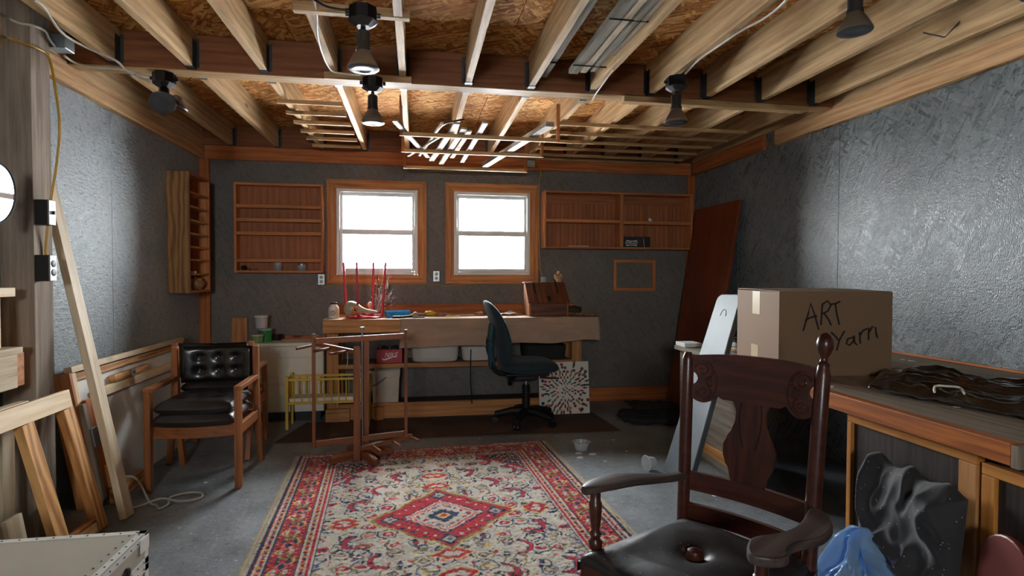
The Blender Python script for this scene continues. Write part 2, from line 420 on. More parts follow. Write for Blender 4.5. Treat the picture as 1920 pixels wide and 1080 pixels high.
def text_mesh(name, body, size, M, mat, parent, depth=.0008, shear=0, sx=1.0):
    cu = bpy.data.curves.new(name, 'FONT'); cu.body = body; cu.size = size; cu.extrude = depth; cu.shear = shear
    cu.align_x = 'CENTER'; cu.align_y = 'CENTER'; cu.resolution_u = 2
    t = bpy.data.objects.new(name, cu); col.objects.link(t)
    dg = bpy.context.evaluated_depsgraph_get(); me = bpy.data.meshes.new_from_object(t.evaluated_get(dg))
    bpy.data.objects.remove(t); bpy.data.curves.remove(cu)
    if sx != 1: me.transform(Matrix.Diagonal((sx, 1, 1, 1)))
    me.materials.clear()
    return meshobj(name, me, mat, parent, M)
# ================================================================ the setting
XL, XR, YB, YR = -1.905, 2.832, 5.51, -2.4
tag(G().box(XL-.15, XR+.15, YR-.1, YB+.15, -.06, 0).build('floor', 'concrete'), 'worn grey concrete floor with pale flecks and stains', 'floor', kind='structure')
tag(G().box(-30, 30, -30, 30, -.30, -.25).build('ground', 'bounce_ground'), 'unseen pale ground outside, whitened to bounce light indoors', 'ground', kind='structure')  # out of view, put in to throw daylight up through the windows
# left and right walls: backing plus sheets of painted board
def sheet_wall(name, label, xb, xo, face0, face1, seams, mat):
    wl = tag(G().box(min(xb, xo), max(xb, xo), YR, YB+.15, -.06, 2.69).build(name, 'dark_panel'), label, 'wall', kind='structure')
    for a, b in zip(seams[:-1], seams[1:]):
        board('sheet', min(face0, face1), max(face0, face1), a+.0012, b-.0012, .002, 2.61, mat, wl, bevel=.0012)
    return wl
sheet_wall('wall_left', 'grey painted strand board wall with the tall leaning plank', XL-.012, XL-.15, XL-.012, XL, [YR, -.88, .34, 1.56, 2.78, 4.0, 5.22, YB], 'osb_grey')
sheet_wall('wall_right', 'glossy grey strand board wall above the cluttered dark bench', XR+.012, XR+.15, XR, XR+.012, [YR, -1.43, -.21, 1.01, 2.23, 3.45, 4.67, YB], 'osb_glossy')
WIN = ((-.812, 'window_1'), (.279, 'window_2')); WW, WZ0, WZ1, CS = .913, 1.186, 2.154, .083
holes = [(a+CS-.01, a+WW-CS+.01) for a, _ in WIN]; hz0, hz1 = WZ0+CS-.01, WZ1-CS+.01
g = G(); MB_ = frame((0, YB, 0), (0, 0, 1), (1, 0, 0))
xs = [XL]+[v for h in holes for v in h]+[XR]
for i in range(0, 6, 2): g.box(xs[i], xs[i+1], YB, YB+.075, -.06, 2.69)
for h in holes:
    g.box(h[0], h[1], YB, YB+.075, -.06, hz0); g.box(h[0], h[1], YB, YB+.075, hz1, 2.69)
tag(g.build('wall_back', 'wall_back_paint', M=MB_), 'dark grey back wall with two bright windows', 'wall', kind='structure')
# unseen rear wall with an opening added and sized for fill light
DX0, DX1, DZ0, DZ = -.8, -.2, 1.5, 2.0
g = G(); g.box(XL, DX0, YR-.12, YR, -.06, 2.69).box(DX1, XR, YR-.12, YR, -.06, 2.69).box(DX0, DX1, YR-.12, YR, DZ, 2.69).box(DX0, DX1, YR-.12, YR, -.06, DZ0)
tag(g.build('wall_rear', 'osb_grey', M=frame((0, YR, 0), (0, 0, 1), (1, 0, 0))), 'unseen grey rear wall with an opening added for fill light', 'wall', kind='structure')

# ceiling: deck, sheets, beam, joists with hangers
ceil = tag(G().box(XL-.15, XR+.15, YR-.12, YB+.15, 2.645, 2.71).build('ceiling', 'dark_panel'), 'raw strand board ceiling on exposed pine joists', 'ceiling', kind='structure')
r = 0; y = YB
while y > YR:
    y0 = max(y-1.22, YR); x = XL-(.0 if r % 2 == 0 else 1.22)
    while x < XR:
        a, b = max(x, XL), min(x+2.44, XR)
        if b-a > .05: board('sheet', a+.002, b-.002, y0+.002, y-.002, 2.612, 2.630, 'osb_raw', ceil, bevel=0)
        x += 2.44
    y = y0; r += 1
BY0, BY1, JZ = 3.466, 3.579, 2.418
for k in range(3):
    board('beam_ply', XL, XR, BY0+k*.0377, BY0+k*.0377+.0373, JZ-.006, 2.610, 'beam_wood', ceil)
board('beam_strip', XL, XR, BY0+.002, BY1-.002, JZ-.012, JZ-.0055, 'beam_side', ceil, bevel=.001)
hg = G()
for sx in (-1, 1):
    hg.box(sx*.0205, sx*.0225, -.055, 0, 0, .15); hg.box(min(sx*.0205, sx*.038), max(sx*.0205, sx*.038), -.003, 0, .01, .165)
hg.box(-.0225, .0225, -.055, 0, -.003, 0)
hm = bpy.data.meshes.new('joist_hanger'); hm.from_pydata(hg.v, [], hg.f); hm.materials.append(M_['hanger_steel'])
JX = [-1.233+.3863*i for i in range(-1, 11)]
for x in JX:
    j = board('joist', x-.0195, x+.0195, YR, BY0-.001, JZ, 2.610, 'joist_pine', ceil, bevel=.003)
    meshobj('joist_hanger', hm, None, j, Matrix.Translation((x, BY0-.0005, JZ-.001)))
    j = board('joist', x-.0195, x+.0195, BY1+.001, YB-.045, JZ, 2.610, 'joist_pine', ceil, bevel=.003)
    meshobj('joist_hanger', hm, None, j, Matrix.Translation((x, BY1+.0005, JZ-.001)) @ Matrix.Rotation(PI, 4, 'Z'))
    meshobj('joist_hanger', hm, None, j, Matrix.Translation((x, YB-.0455, JZ-.001)))
board('rim_board', XL, XR, YB-.042, YB-.001, 2.422, 2.610, 'beam_wood', ceil)
board('rim_joist', XL+.001, XL+.04, BY1, YB-.044, 2.422, 2.610, 'joist_pine', ceil)
board('rim_joist', XL+.001, XL+.04, YR, BY0, 2.422, 2.610, 'joist_pine', ceil)
board('rim_joist', XR-.04, XR-.001, BY1, YB-.044, 2.422, 2.610, 'joist_pine', ceil)
board('rim_joist', XR-.04, XR-.001, YR, BY0, 2.422, 2.610, 'joist_pine', ceil)
for y in (2.545, 3.39):    # battens under two joists, they carry the lamps
    board('batten', JX[3]-.05, JX[4]+.05, y-.019, y+.019, JZ-.040, JZ-.001, 'beam_side', ceil)
board('batten', JX[4]-.02, JX[4]+.018, 1.0, 2.52, JZ-.04, JZ-.001, 'beam_side', ceil)
# plates, corner posts, base boards
def trim(n, label, *a): return tag(board('trim_%d' % n, *a), label, 'trim', kind='structure')
trim(1, 'orange pine plate across the back wall above the windows', XL+.046, XR-.046, YB-.032, YB-.001, 2.298, 2.420, 'pine_orange')
trim(2, 'pine plate along the top of the left wall', XL, XL+.042, YR, YB-.033, 2.298, 2.420, 'pine_plate')
trim(3, 'far pine plate on the right wall ending at a gap', XR-.034, XR, 4.27, YB-.033, 2.298, 2.420, 'pine_orange')
trim(4, 'near pine plate along the top of the right wall', XR-.046, XR, YR, 4.10, 2.298, 2.420, 'pine_plate')
trim(5, 'orange pine corner post beside the many-shelved wall cabinet', XL, XL+.085, YB-.036, YB, 0, 2.297, 'pine_orange')
trim(6, 'orange pine corner post right of the beadboard shelf', XR-.075, XR, YB-.032, YB, 0, 2.297, 'pine_orange')
tag(board('baseboard_back', 1.62, XR-.08, YB-.03, YB, 0, .135, 'pine_orange'), 'orange pine base board along the back wall right of the bench', 'baseboard', kind='structure')
trim(7, 'old dark timber post carrying switch and outlet boxes', -1.885, -1.746, 2.972, 3.112, 0, 2.611, 'old_post')

# windows
for (wx, nm), side in zip(WIN, ('left', 'right')):
    wd = thing(nm, '%s bright sash window in an orange pine casing' % ('left' if side == 'left' else 'right'), 'window', (wx+WW/2, YB, WZ0), kind='structure')
    x0, x1 = wx, wx+WW
    def cas(poly, M): return G().prism(poly, .022, M).build('casing', 'pine_trim', wd, M=M, bevel=.002)
    Mh = frame((x0, YB, 0), (1, 0, 0), (0, 0, 1)); 
    cas([(0, WZ0), (WW, WZ0), (WW-CS, WZ0+CS), (CS, WZ0+CS)], Mh); cas([(0, WZ1), (CS, WZ1-CS), (WW-CS, WZ1-CS), (WW, WZ1)], Mh)
    Mv = frame((x0, YB, WZ0), (0, 0, 1), (-1, 0, 0)); H_ = WZ1-WZ0
    cas([(0, 0), (H_, 0), (H_-CS, -CS), (CS, -CS)], Mv)
    Mv = frame((x1, YB, WZ0), (0, 0, 1), (-1, 0, 0)); cas([(0, 0), (CS, CS), (H_-CS, CS), (H_, 0)], Mv)
    a, b, c, d = x0+CS, x1-CS, WZ0+CS, WZ1-CS
    fr = G(); t = .030
    for q in ((a, a+t, c, d), (b-t, b, c, d), (a+t, b-t, c, c+t), (a+t, b-t, d-t, d)): fr.box(q[0], q[1], YB-.012, YB+.072, q[2], q[3])
    fr.build('frame', 'white_vinyl', wd, bevel=.003)
    a += t; b -= t; c += t; d -= t; mid = (c+d)/2+.005
    for nm2, z0, z1, yy in (('lower_sash', c, mid+.018, YB+.008), ('upper_sash', mid-.018, d, YB+.038)):
        sa = G(); k = .024; kb, kt = (.030, .046) if nm2 == 'lower_sash' else (.046, .030)
        for q in ((a, a+k, z0, z1), (b-k, b, z0, z1), (a+k, b-k, z0, z0+kb), (a+k, b-k, z1-kt, z1)): sa.box(q[0], q[1], yy, yy+.028, q[2], q[3])
        so = sa.build(nm2, 'white_vinyl', wd, bevel=.003)
        G().box(a+k-.004, b-k+.004, yy+.012, yy+.018, z0+kb-.004, z1-kt+.004).build('pane', 'window_glass', so)
        for q in (1, 2):
            xm = a+k+(b-a-2*k)*q/3
            G().box(xm-.0012, xm+.0012, yy+.019, yy+.022, z0+kb, z1-kt).build('muntin', 'white_vinyl', so)

# ================================================================ ceiling things
def slat_rack(label, x0, x1, ys, group=None):
    t = thing('slat_rack', label, 'rack', ((x0+x1)/2, (ys[0]+ys[-1])/2, JZ))
    for y in ys: board('slat', x0, x1, y-.012, y+.012, JZ-.028, JZ-.002, 'swift_wood' if False else 'beam_side', t, bevel=.0015)
    return t
slat_rack('short rack of six wooden slats under the left ceiling joists', -.894, -.484, [3.955, 4.21, 4.465, 4.73, 4.975, 5.24])
slat_rack('long rack of six wooden slats under the right ceiling joists', 1.05, 2.585, [4.16, 4.44, 4.712, 4.98, 5.258, 5.44])
# three U-shaped hangers
for k, (y, lab) in enumerate(((3.976, 'nearest U-shaped wooden hanger below the ceiling joists'), (4.501, 'middle U-shaped wooden hanger holding the thin wood strips'), (5.18, 'U-shaped wooden hanger closest to the back wall'))):
    t = thing('hanging_rack', lab, 'rack', (.43, y, 2.217), group='U-shaped hangers on the ceiling')
    x0, x1 = (-.088, .991)
    board('crossbar', x0, x1, y-.012, y+.012, 2.217, 2.243, 'beam_side', t, bevel=.0015)
    board('upright', x0-.020, x0-.0005, y-.011, y+.011, 2.217, JZ+.07, 'shelf_pine', t, bevel=.0015)
    board('upright', x1+.0005, x1+.024, y-.011, y+.011, 2.217, JZ+.07, 'shelf_pine', t, bevel=.0015)
# wood strips lying on the hangers
def strip(label, pa, pb, wd, th, mat):
    o = plank('wood_strip', pa, pb, wd, th, mat, bevel=.001)
    return tag(o, label, 'wood strip', 'strips lying on the ceiling hangers')
zt = 2.250
strip('pale strip crossing askew at the left end of the hangers', (-.134, 3.708, zt), (.103, 4.820, zt), .035, .012, 'strip_pale')
strip('narrow pale strip leftmost of the parallel ones on the hangers', (.196, 4.069, zt+.013), (-.062, 4.862, zt+.013), .018, .012, 'strip_pale')
strip('second narrow pale strip beside the leftmost on the hangers', (.175, 3.811, zt+.026), (.031, 4.903, zt+.026), .018, .012, 'strip_pale')
strip('broad grey strip on the hangers beside the dark twig', (.263, 3.708, zt), (.134, 4.944, zt), .042, .014, 'strip_pale')
strip('broad strip in the middle of the parallel ones on the hangers', (.319, 3.832, zt+.001), (.221, 5.078, zt+.001), .040, .014, 'strip_pale')
strip('yellowish strip fourth among the parallel ones on the hangers', (.366, 3.955, zt+.015), (.304, 4.862, zt+.015), .034, .012, 'frame_edge')
strip('rightmost of the parallel strips on the hangers', (.443, 3.656, zt), (.397, 4.965, zt), .035, .014, 'strip_pale')
strip('thick whitewashed bar lying alone on the right of the hangers', (.870, 3.667, zt+.012), (.618, 5.150, zt+.012), .058, .034, 'strip_pale')
tag(G().tube(curve_pts([(.309, 3.729, zt+.033), (.206, 3.863, zt+.037), (.154, 4.069, zt+.043)]), [.006]*17, 6).build('twig', 'dark_metal', smooth=True), 'dark bent twig lying on the ceiling strips', 'twig')
# planks stored between the near joists
def lum(label, x, y0, y1, z, wd, th, mat, dx=0):
    o = plank('stored_board', (x, y0, z), (x+dx, y1, z), wd, th, mat, up=(0, 0, 1)); return tag(o, label, 'board', 'boards stored between the ceiling joists')
lum('weathered board left of the nail shelf between the joists', .912, .927, 3.265, 2.467, .055, .03, 'grey_lumber')
lum('pale narrow board beside the weathered one between the joists', .968, .927, 3.244, 2.471, .036, .034, 'plank_pale')
lum('grey board on edge among the boards between the joists', 1.009, .927, 3.193, 2.475, .030, .060, 'grey_lumber')
lum('rough barky board against the joist above the lamp', 1.042, .927, 2.936, 2.463, .024, .036, 'old_post')
lum('grey flat board on nails right of the middle joist', .757, 1.133, 3.399, 2.475, .056, .014, 'grey_lumber')
def nail(label, p, q): return tag(G().tube([p, q], .004, 6).build('spike_nail', 'dark_metal', smooth=True), label, 'nail', 'spikes that carry the stored boards')
nail('long spike under the stored boards near the beam', (.870, 3.111, 2.446), (1.065, 3.111, 2.446)); nail('long spike under the stored boards, middle one', (.875, 2.524, 2.446), (1.065, 2.524, 2.446))
nail('spike under the stored boards nearest the viewer', (.870, 1.751, 2.446), (1.065, 1.751, 2.446))
nail('spike under the single flat board near the beam', (.718, 3.141, 2.464), (.814, 3.141, 2.464)); nail('spike under the single flat board, near end', (.718, 2.317, 2.464), (.814, 2.317, 2.464))
tag(board('channel_board', 1.30, 2.585, BY0-.02, BY0+.045, JZ-.048, JZ-.0125, 'beam_side'), 'long board fixed below the beam at the right', 'board')
def hook(label, p): return tag(G().tube(p, .004, 6).build('wire_hook', 'steel', smooth=True), label, 'hook')
hook('bent wire hook on the joist above the right wall', [at(1731, 61, X=2.56), at(1771, 70, X=2.58), at(1802, 38, X=2.615)])
hook('straight wire hook at the top right of the joists', [at(1893, -12, X=2.56), at(1918, 3, X=2.58), at(1935, -20, X=2.615)])
# flood lamps
def flood(name, label, p, tilt=0, az=0, box=True, drop=.0):
    """p: bottom centre of the junction box"""
    t = thing(name, label, 'lamp', p, group='bare flood lamps on the ceiling')
    g = G()
    if box:
        g.lathe([(.060, 0), (.060, .055), (.056, .060)], Matrix.Translation(p) @ Matrix.Rotation(PI/8, 4, 'Z'), 8)
        b = g.build('junction_box', 'dark_metal', t, bevel=.002)
        G().lathe([(.030, -.022), (.062, 0), (.062, .004)], Matrix.Translation(p), 8).build('cover', 'lamp_grey', t)
        for a in (0, PI): G().tube([p+Vector((math.cos(a)*.058, 0, .03)), p+Vector((math.cos(a)*.072, 0, .03))], .010, 8).build('knockout', 'black_plastic', t)
    R = Matrix.Translation(p+Vector((0, 0, -.030))) @ Matrix.Rotation(az, 4, 'Z') @ Matrix.Rotation(tilt, 4, 'X')
    G().tube([p+Vector((0, 0, -.010)), R @ Vector((0, 0, -.012))], .010, 10).build('swivel', 'black_plastic', t, smooth=True)
    G().lathe([(.014, -.004), (.026, -.012), (.028, -.020), (.028, -.075), (.031, -.080), (.031, -.092)], R).build('socket', 'lamp_grey', t, smooth=True)
    bl = G().lathe([(.026, -.088), (.030, -.096), (.050, -.128), (.062, -.152), (.066, -.160), (.066, -.166)], R, 28).build('bulb', 'bulb_shell', t, smooth=True)
    G().lathe([(.0655, -.1662), (.063, -.1685), (.034, -.1715), (.030, -.1700), (.001, -.1700)], R, 28).build('lens', 'bulb_face', bl, smooth=True)
    return t
flood('flood_lamp', 'bare flood lamp on the batten nearest the viewer', Vector((-.218, 2.498, 2.336)))
flood('flood_lamp', 'bare flood lamp below the beam in the middle', Vector((-.243, 3.384, 2.339)))
flood('flood_lamp', 'flood lamp with a steel box under the right joists', Vector((1.458, 3.049, 2.333)))
flood('flood_lamp', 'flood lamp at the top edge above the right wall', Vector((1.751, 2.060, 2.454)))
flood('flood_lamp', 'double flood lamp at the left end of the beam facing the viewer', Vector((-1.401, 3.523, 2.343)), tilt=-.85, az=.3)
R = Matrix.Translation((-1.339, 3.564, 2.290)) @ Matrix.Rotation(.35, 4, 'Y')
t2 = [o for o in col.objects if o.get('label', '').startswith('double flood')][0]
G().lathe([(.020, 0), (.026, -.01), (.028, -.02), (.066, -.056), (.066, -.064)], R, 24).build('bulb', 'bulb_shell', t2, smooth=True)
G().lathe([(.0655, -.0642), (.06, -.067), (.001, -.068)], R, 24).build('lens', 'bulb_face', t2, smooth=True)

# cables, boxes on the post
def cable(label, pts, r, mat, n=8): return tag(G().tube(curve_pts(pts, n), r, 8).build('cable', mat, smooth=True), label, 'cable')
cable('white cable stapled along the near left joist to the lamp', [at(64, 0, Z=2.409), at(82, 14, Z=2.409), at(115, 60, Z=2.409), at(160, 88, Z=2.405), at(215, 112, Z=2.401), at(235, 130, Z=2.395), at(262, 147, Z=2.372), (-1.442, 3.523, 2.362)], .006, 'cable_white')
cable('grey cable from the steel box to the corner lamp', [at(121, 105, Z=2.405), at(142, 118, Z=2.401), at(180, 127, Z=2.393), at(230, 131, Z=2.395), (-1.473, 3.533, 2.377)], .006, 'cable_white')
cable('white cable crossing the top of the timber post', [at(-30, 8, X=-1.751), at(5, 28, Y=2.961), at(35, 43, Y=2.961), at(62, 48, X=-1.736), at(84, 58, X=-1.736), at(92, 72, X=-1.736), at(104, 88, X=-1.725)], .006, 'cable_white')
cable('yellow cable hanging down the timber post to the switch', [at(-30, 55, X=-1.751), at(5, 68, Y=2.958), at(35, 78, Y=2.958), at(64, 88, X=-1.732), at(84, 98, X=-1.730), at(95, 118, X=-1.710), at(106, 180, X=-1.648), at(112, 240, X=-1.648), at(106, 310, X=-1.679), at(96, 370, X=-1.710), at(90, 425, X=-1.722), at(86, 470, X=-1.736), at(91, 500, X=-1.725)], .006, 'cable_yellow')
cable('white cable hung beside the joist to the lamp batten', [at(588, -5, Z=2.393), at(594, 30, Z=2.382), at(596, 70, Z=2.377), at(608, 110, Z=2.377), at(622, 132, Z=2.377), at(640, 138, Z=2.372), at(676, 141, Z=2.372)], .005, 'cable_white')
cable('dark cable from the joist to the nearest lamp', [at(590, 0, Z=2.367), at(612, 12, Z=2.367), at(640, 18, Z=2.367), at(655, 17, Z=2.367)], .005, 'dark_metal')
cable('pale cable stapled along a right hand joist', [at(1475, 0, Z=2.412), at(1440, 30, Z=2.412), at(1386, 60, Z=2.412), at(1345, 88, Z=2.412), at(1313, 110, Z=2.409), at(1285, 138, Z=2.393)], .006, 'cable_white')
cable('pale cable end dangling off the beam', [at(1150, 130, Z=2.411), at(1132, 155, Z=2.403), at(1116, 178, Z=2.398), at(1108, 190, Z=2.393), at(1085, 193, Z=2.393)], .005, 'cable_white')
def ebox(name, label, x0, x1, y0, y1, z0, z1, face, kind):
    t = thing(name, label, 'switch' if kind == 'switch' else 'outlet' if kind == 'outlet' else 'box', ((x0+x1)/2, (y0+y1)/2, z0))
    G().box(x0, x1, y0, y1, z0, z1).build('box', 'dark_metal' if kind != 'steel' else 'galvanised', t, bevel=.003)
    zc, yc, xc = (z0+z1)/2, (y0+y1)/2, (x0+x1)/2
    if kind == 'steel': return t
    if face == '-y':
        plate = G().box(x0+.002, x1-.002, y0-.004, y0-.0002, z0+.002, z1-.002)
    else:
        plate = G().box(x1+.0002, x1+.004, y0+.002, y1-.002, z0+.002, z1-.002)
    pl = plate.build('cover_plate', 'outlet_white' if name != 'wall_outlet' else 'galvanised', t, bevel=.0015)
    fx = (lambda u, v, d: (x1+.004+d, yc+u, zc+v)) if face == '+x' else (lambda u, v, d: (xc+u, y0-.004-d, zc+v))
    def blk(nm, u0, u1, v0, v1, d, m, par):
        a, b = Vector(fx(u0, v0, 0.0001)), Vector(fx(u1, v1, d)); G().box(min(a.x, b.x), max(a.x, b.x), min(a.y, b.y), max(a.y, b.y), min(a.z, b.z), max(a.z, b.z)).build(nm, m, par)
    if kind == 'switch':
        blk('toggle', -.004, .004, -.009, .009, .012, 'slot_black', pl)
        blk('screw', -.003, .003, .028, .034, .001, 'slot_black', pl); blk('screw', -.003, .003, -.034, -.028, .001, 'slot_black', pl)
    else:
        for v in (.021, -.021):
            f = fx(0, v, 0)
            Mx = frame(f, (0, 0, 1), None, (1, 0, 0) if face == '+x' else (0, -1, 0))
            so = G().lathe([(.0165, 0), (.0165, .0022), (.015, .003)], Mx, 18).build('socket', 'outlet_ivory' if name == 'wall_outlet' else 'slot_black', pl, smooth=True)
            if name == 'wall_outlet':
                for u in (-.0065, .0065): blk('slot', u-.0014, u+.0014, v-.003, v+.006, .0038, 'slot_black', pl)
    return t
ebox('light_switch', 'switch box on the timber post below the yellow cable', -1.7455, -1.69, 2.982, 3.034, 1.497, 1.615, '+x', 'switch')
ebox('post_outlet', 'white double outlet on the timber post below the switch', -1.7455, -1.685, 2.975, 3.025, 1.234, 1.357, '+x', 'outlet')
ebox('junction_box', 'steel junction box above the timber post', -1.757, -1.68, 3.115, 3.195, 2.367, 2.434, '+x', 'steel')
for nm, (px, py) in zip(('double outlet left of the left window', 'double outlet between the two windows', 'double outlet right of the right window'), ((603, 524), (818, 518), (1018, 528))):
    p = at(px, py, Y=YB-.02); ebox('wall_outlet', nm, p.x-.032, p.x+.032, YB-.032, YB-.0005, p.z-.052, p.z+.052, '-y', 'outlet')
p = at(992, 308, Y=YB-.05); ebox('junction_box', 'steel junction box on the back plate right of the hangers', p.x-.05, p.x+.05, YB-.085, YB-.034, p.z-.035, p.z+.035, '-y', 'steel')
q = lambda px, py, y=YB-.012: at(px, py, Y=y)
cable('yellow cable under the windows between the outlets', [q(604, 536), q(612, 538), q(632, 533), q(700, 533), q(790, 533), q(804, 536), q(818, 532), q(835, 536), q(870, 533), q(940, 532), q(1012, 533)], .004, 'cable_yellow')
cable('yellow cable from the steel box down to the right outlet', [at(1001, 309, Y=YB-.06), at(1010, 312, Y=YB-.05), at(1014, 325, Y=YB-.05), at(1011, 345, Y=YB-.03), q(1010, 400), q(1011, 460), q(1013, 500), q(1017, 520)], .004, 'cable_yellow')
# ================================================================ along the back wall
# many-shelved cabinet on the left wall
t = thing('wall_cabinet', 'narrow many-shelved pine cabinet on the left wall', 'cabinet', (-1.81, 5.0, 1.12))
cx0, cx1, cy0, cy1, cz0, cz1 = XL+.001, -1.741, 4.805, 5.253, 1.12, 2.071
board('side_panel', cx0, cx1, cy0, cy0+.02, cz0, cz1, 'cabinet_oak', t); board('side_panel', cx0, cx1, cy1-.02, cy1, cz0, cz1, 'shelf_pine', t)
board('top_panel', cx0, cx1, cy0+.0205, cy1-.0205, cz1-.02, cz1, 'shelf_pine', t); board('bottom_panel', cx0, cx1, cy0+.0205, cy1-.0205, cz0, cz0+.02, 'shelf_pine', t)
board('back_panel', cx0, cx0+.006, cy0+.0205, cy1-.0205, cz0+.0205, cz1-.0205, 'shelf_back', t)
shz = [1.275, 1.392, 1.494, 1.598, 1.705, 1.813, 1.924]
for z in shz: board('shelf', cx0+.0065, cx1-.003, cy0+.0205, cy1-.0205, z-.016, z, 'frame_pine', t)
def blob(name, label, cat, c, r, mat, seed=0, amp=.25, freq=3.0, n=20, group=None):
    g = G(); c = Vector(c)
    def fn(u, v):
        th = u*2*PI; ph = v*PI
        d = Vector((math.sin(ph)*math.cos(th), math.sin(ph)*math.sin(th), math.cos(ph)))
        k = 1+amp*mn.noise(d*freq*.5+Vector((seed*7.1, 3, 1)))+amp*.5*mn.noise(d*freq*1.4+Vector((seed*3.3, 9, 2)))
        return c+Vector((d.x*r[0], d.y*r[1], max(d.z, -.75)*r[2]))*k
    g.grid(fn, n, n//2+3)
    o = g.build(name, mat, smooth='all'); return tag(o, label, cat, group)
blob('crumpled_paper', 'crumpled brown paper bag on the lowest shelf of the wall cabinet', 'paper bag', (-1.797, 5.08, 1.186), (.052, .10, .052), 'figurine_tan', 3, .5, 5)
blob('crumpled_paper', 'crumpled whitish rag at the front of the wall cabinet', 'rag', (-1.80, 4.882, 1.169), (.035, .045, .032), 'paper_white', 5, .5, 5)
for k in range(5):
    tag(G().lathe([(.006, 0), (.008, .004), (.008, .014), (.004, .018)], Matrix.Translation((-1.772+.008*(k % 2), 4.862+.036*k, shz[0]+.0002)), 10).build('thread_spool', 'mattress_white', smooth=True),
        '%s of the five small pale spools in the wall cabinet' % ('nearest', 'second nearest', 'middle', 'second farthest', 'farthest')[k], 'spool', 'small spools in the wall cabinet')

# shelf left of the windows
def open_shelf(name, label, x0, x1, z0, z1, dep, shelves, backs, th=.0204, div=None):
    t = thing(name, label, 'shelf', ((x0+x1)/2, YB-dep/2, z0)); y0, y1 = YB-dep, YB-.001
    board('side_panel', x0, x0+th, y0, y1, z0, z1, 'shelf_pine', t); board('side_panel', x1-th, x1, y0, y1, z0, z1, 'shelf_pine', t)
    board('top_panel', x0+th+.0004, x1-th-.0004, y0, y1, z1-th, z1, 'shelf_pine', t); board('bottom_panel', x0+th+.0004, x1-th-.0004, y0, y1, z0, z0+th, 'shelf_pine', t)
    for a, b, z in shelves: board('shelf', a, b, y0+.004, y1-.009, z-.030, z, 'shelf_pine', t)
    if div: board('divider', div-.0175, div+.0175, y0, y1-.008, z0+th+.0004, z1-th-.0004, 'shelf_pine', t)
    for q in backs: board(q[0], q[1], q[2], YB-.008, YB-.001, q[3], q[4], 'shelf_back', t, bevel=0)
    return t
ax0, ax1, az0, az1 = -1.592, -.831, 1.283, 2.086
zs = [at(480, y, Y=YB-.11).z for y in (383, 409, 434, 485)]
open_shelf('spice_shelf', 'shallow pine wall shelf with five bays left of the windows', ax0, ax1, az0, az1, .115, [(ax0+.0204, ax1-.0204, z) for z in zs], [('back_panel', ax0+.0204, ax1-.0204, az0+.0204, az1-.0204)])
zb = az0+.0206
def jar(label, x, r, h, lid, mat='clear_plastic'):
    t = thing('jar', label, 'jar', (x, YB-.055, zb))
    T = Matrix.Translation((x, YB-.055, zb))
    G().lathe([(r*.92, 0), (r, .004), (r, h*.8), (r*.9, h*.84), (r*.9, h*.86)], T, 20).build('body', mat, t, smooth=True)
    G().lathe([(r*.96, h*.86), (r*.96, h), (r*.9, h*1.01)], T, 20).build('lid', lid, t, smooth=True)
    G().lathe([(r*.8, .006), (r*.8, h*.4), (r*.5, h*.5)], T, 16).build('contents', 'fur_brown', t, smooth=True)
p = at(521, 497, Y=YB-.055); jar('dark-lidded glass jar on the lowest bay of the spice shelf', p.x, .036, .090, 'black_plastic')
p = at(566, 502, Y=YB-.055); jar('squat glass jar at the right of the spice shelf', p.x, .040, .060, 'galvanised')
p = at(457, 502, Y=YB-.055); blob('yarn_ball', 'small dark ball in the left corner of the spice shelf', 'ball', (p.x, YB-.05, zb+.022), (.024, .024, .026), 'knit_black', 1, .2)
for k, (px, lab) in enumerate(((466, 'small tan bead next to the dark ball on the spice shelf'), (478, 'tiny pale cork on the spice shelf left of the jars'))):
    p = at(px, 505, Y=YB-.06); blob('cork', lab, 'cork', (p.x, YB-.06, zb+.010), (.014, .014, .013), 'twig_wood', 4+k, .3)

# beadboard shelf right of the windows
bx0, bx1, bz0, bz1, dv = 1.22, 2.752, 1.528, 2.086, 2.003
backs = []
for a, b in ((bx0+.0204, dv-.018), (dv+.018, bx1-.0204)):
    n = int((b-a)/.042); w_ = (b-a)/n
    backs += [('beadboard', a+k*w_+.0012, a+(k+1)*w_-.0012, bz0+.0204, bz1-.105) for k in range(n)]
    backs.append(('back_rail', a, b, bz1-.104, bz1-.0204))
open_shelf('beadboard_shelf', 'wide two-bay pine wall shelf with beadboard back', bx0, bx1, bz0, bz1, .150, [(bx0+.0204, dv-.018, 1.813), (dv+.018, bx1-.0204, 1.806)], backs, div=dv)
t = thing('sports_box', 'black sports brand box in the lower right bay of the beadboard shelf', 'box', (2.15, YB-.08, bz0+.0206))
u0, u1 = dv+.0185, 2.312
G().box(u0, u1, YB-.125, YB-.03, bz0+.0208, bz0+.125).build('body', 'everlast_navy', t, bevel=.003)
text_mesh('lettering', 'EVERLAST', .030, frame(((u0+.095), YB-.1262, bz0+.062), (1, 0, 0), (0, 0, 1)), 'swoosh_white', t, depth=.0004)
g = G()
for sgn in (1, -1): g.prism([(-.055, 0), (.055, 0), (.055, .012), (.02, .006), (-.02, .006), (-.055, .012)], .0006, frame((u0+.095, YB-.1252, bz0+.062+sgn*.017), (1, 0, 0), (0, 0, sgn)))
g.build('emblem', 'swoosh_white', t)
tag(G().tube(curve_pts([(u1-.075, YB-.128, bz0+.115), (u1-.07, YB-.134, bz0+.05), (u1-.072, YB-.156, bz0+.02), (u1-.074, YB-.156, bz0-.03)]), .004, 6).build('cord_tie', 'twig_wood', smooth=True), 'brown tie hanging from the black sports box', 'cord')
p = at(1219, 413, Y=YB-.12); blob('plaster_lump', 'small white lump on the middle shelf of the right bay', 'plaster', (p.x, YB-.115, 1.823), (.020, .018, .02), 'paper_white', 6, .4)
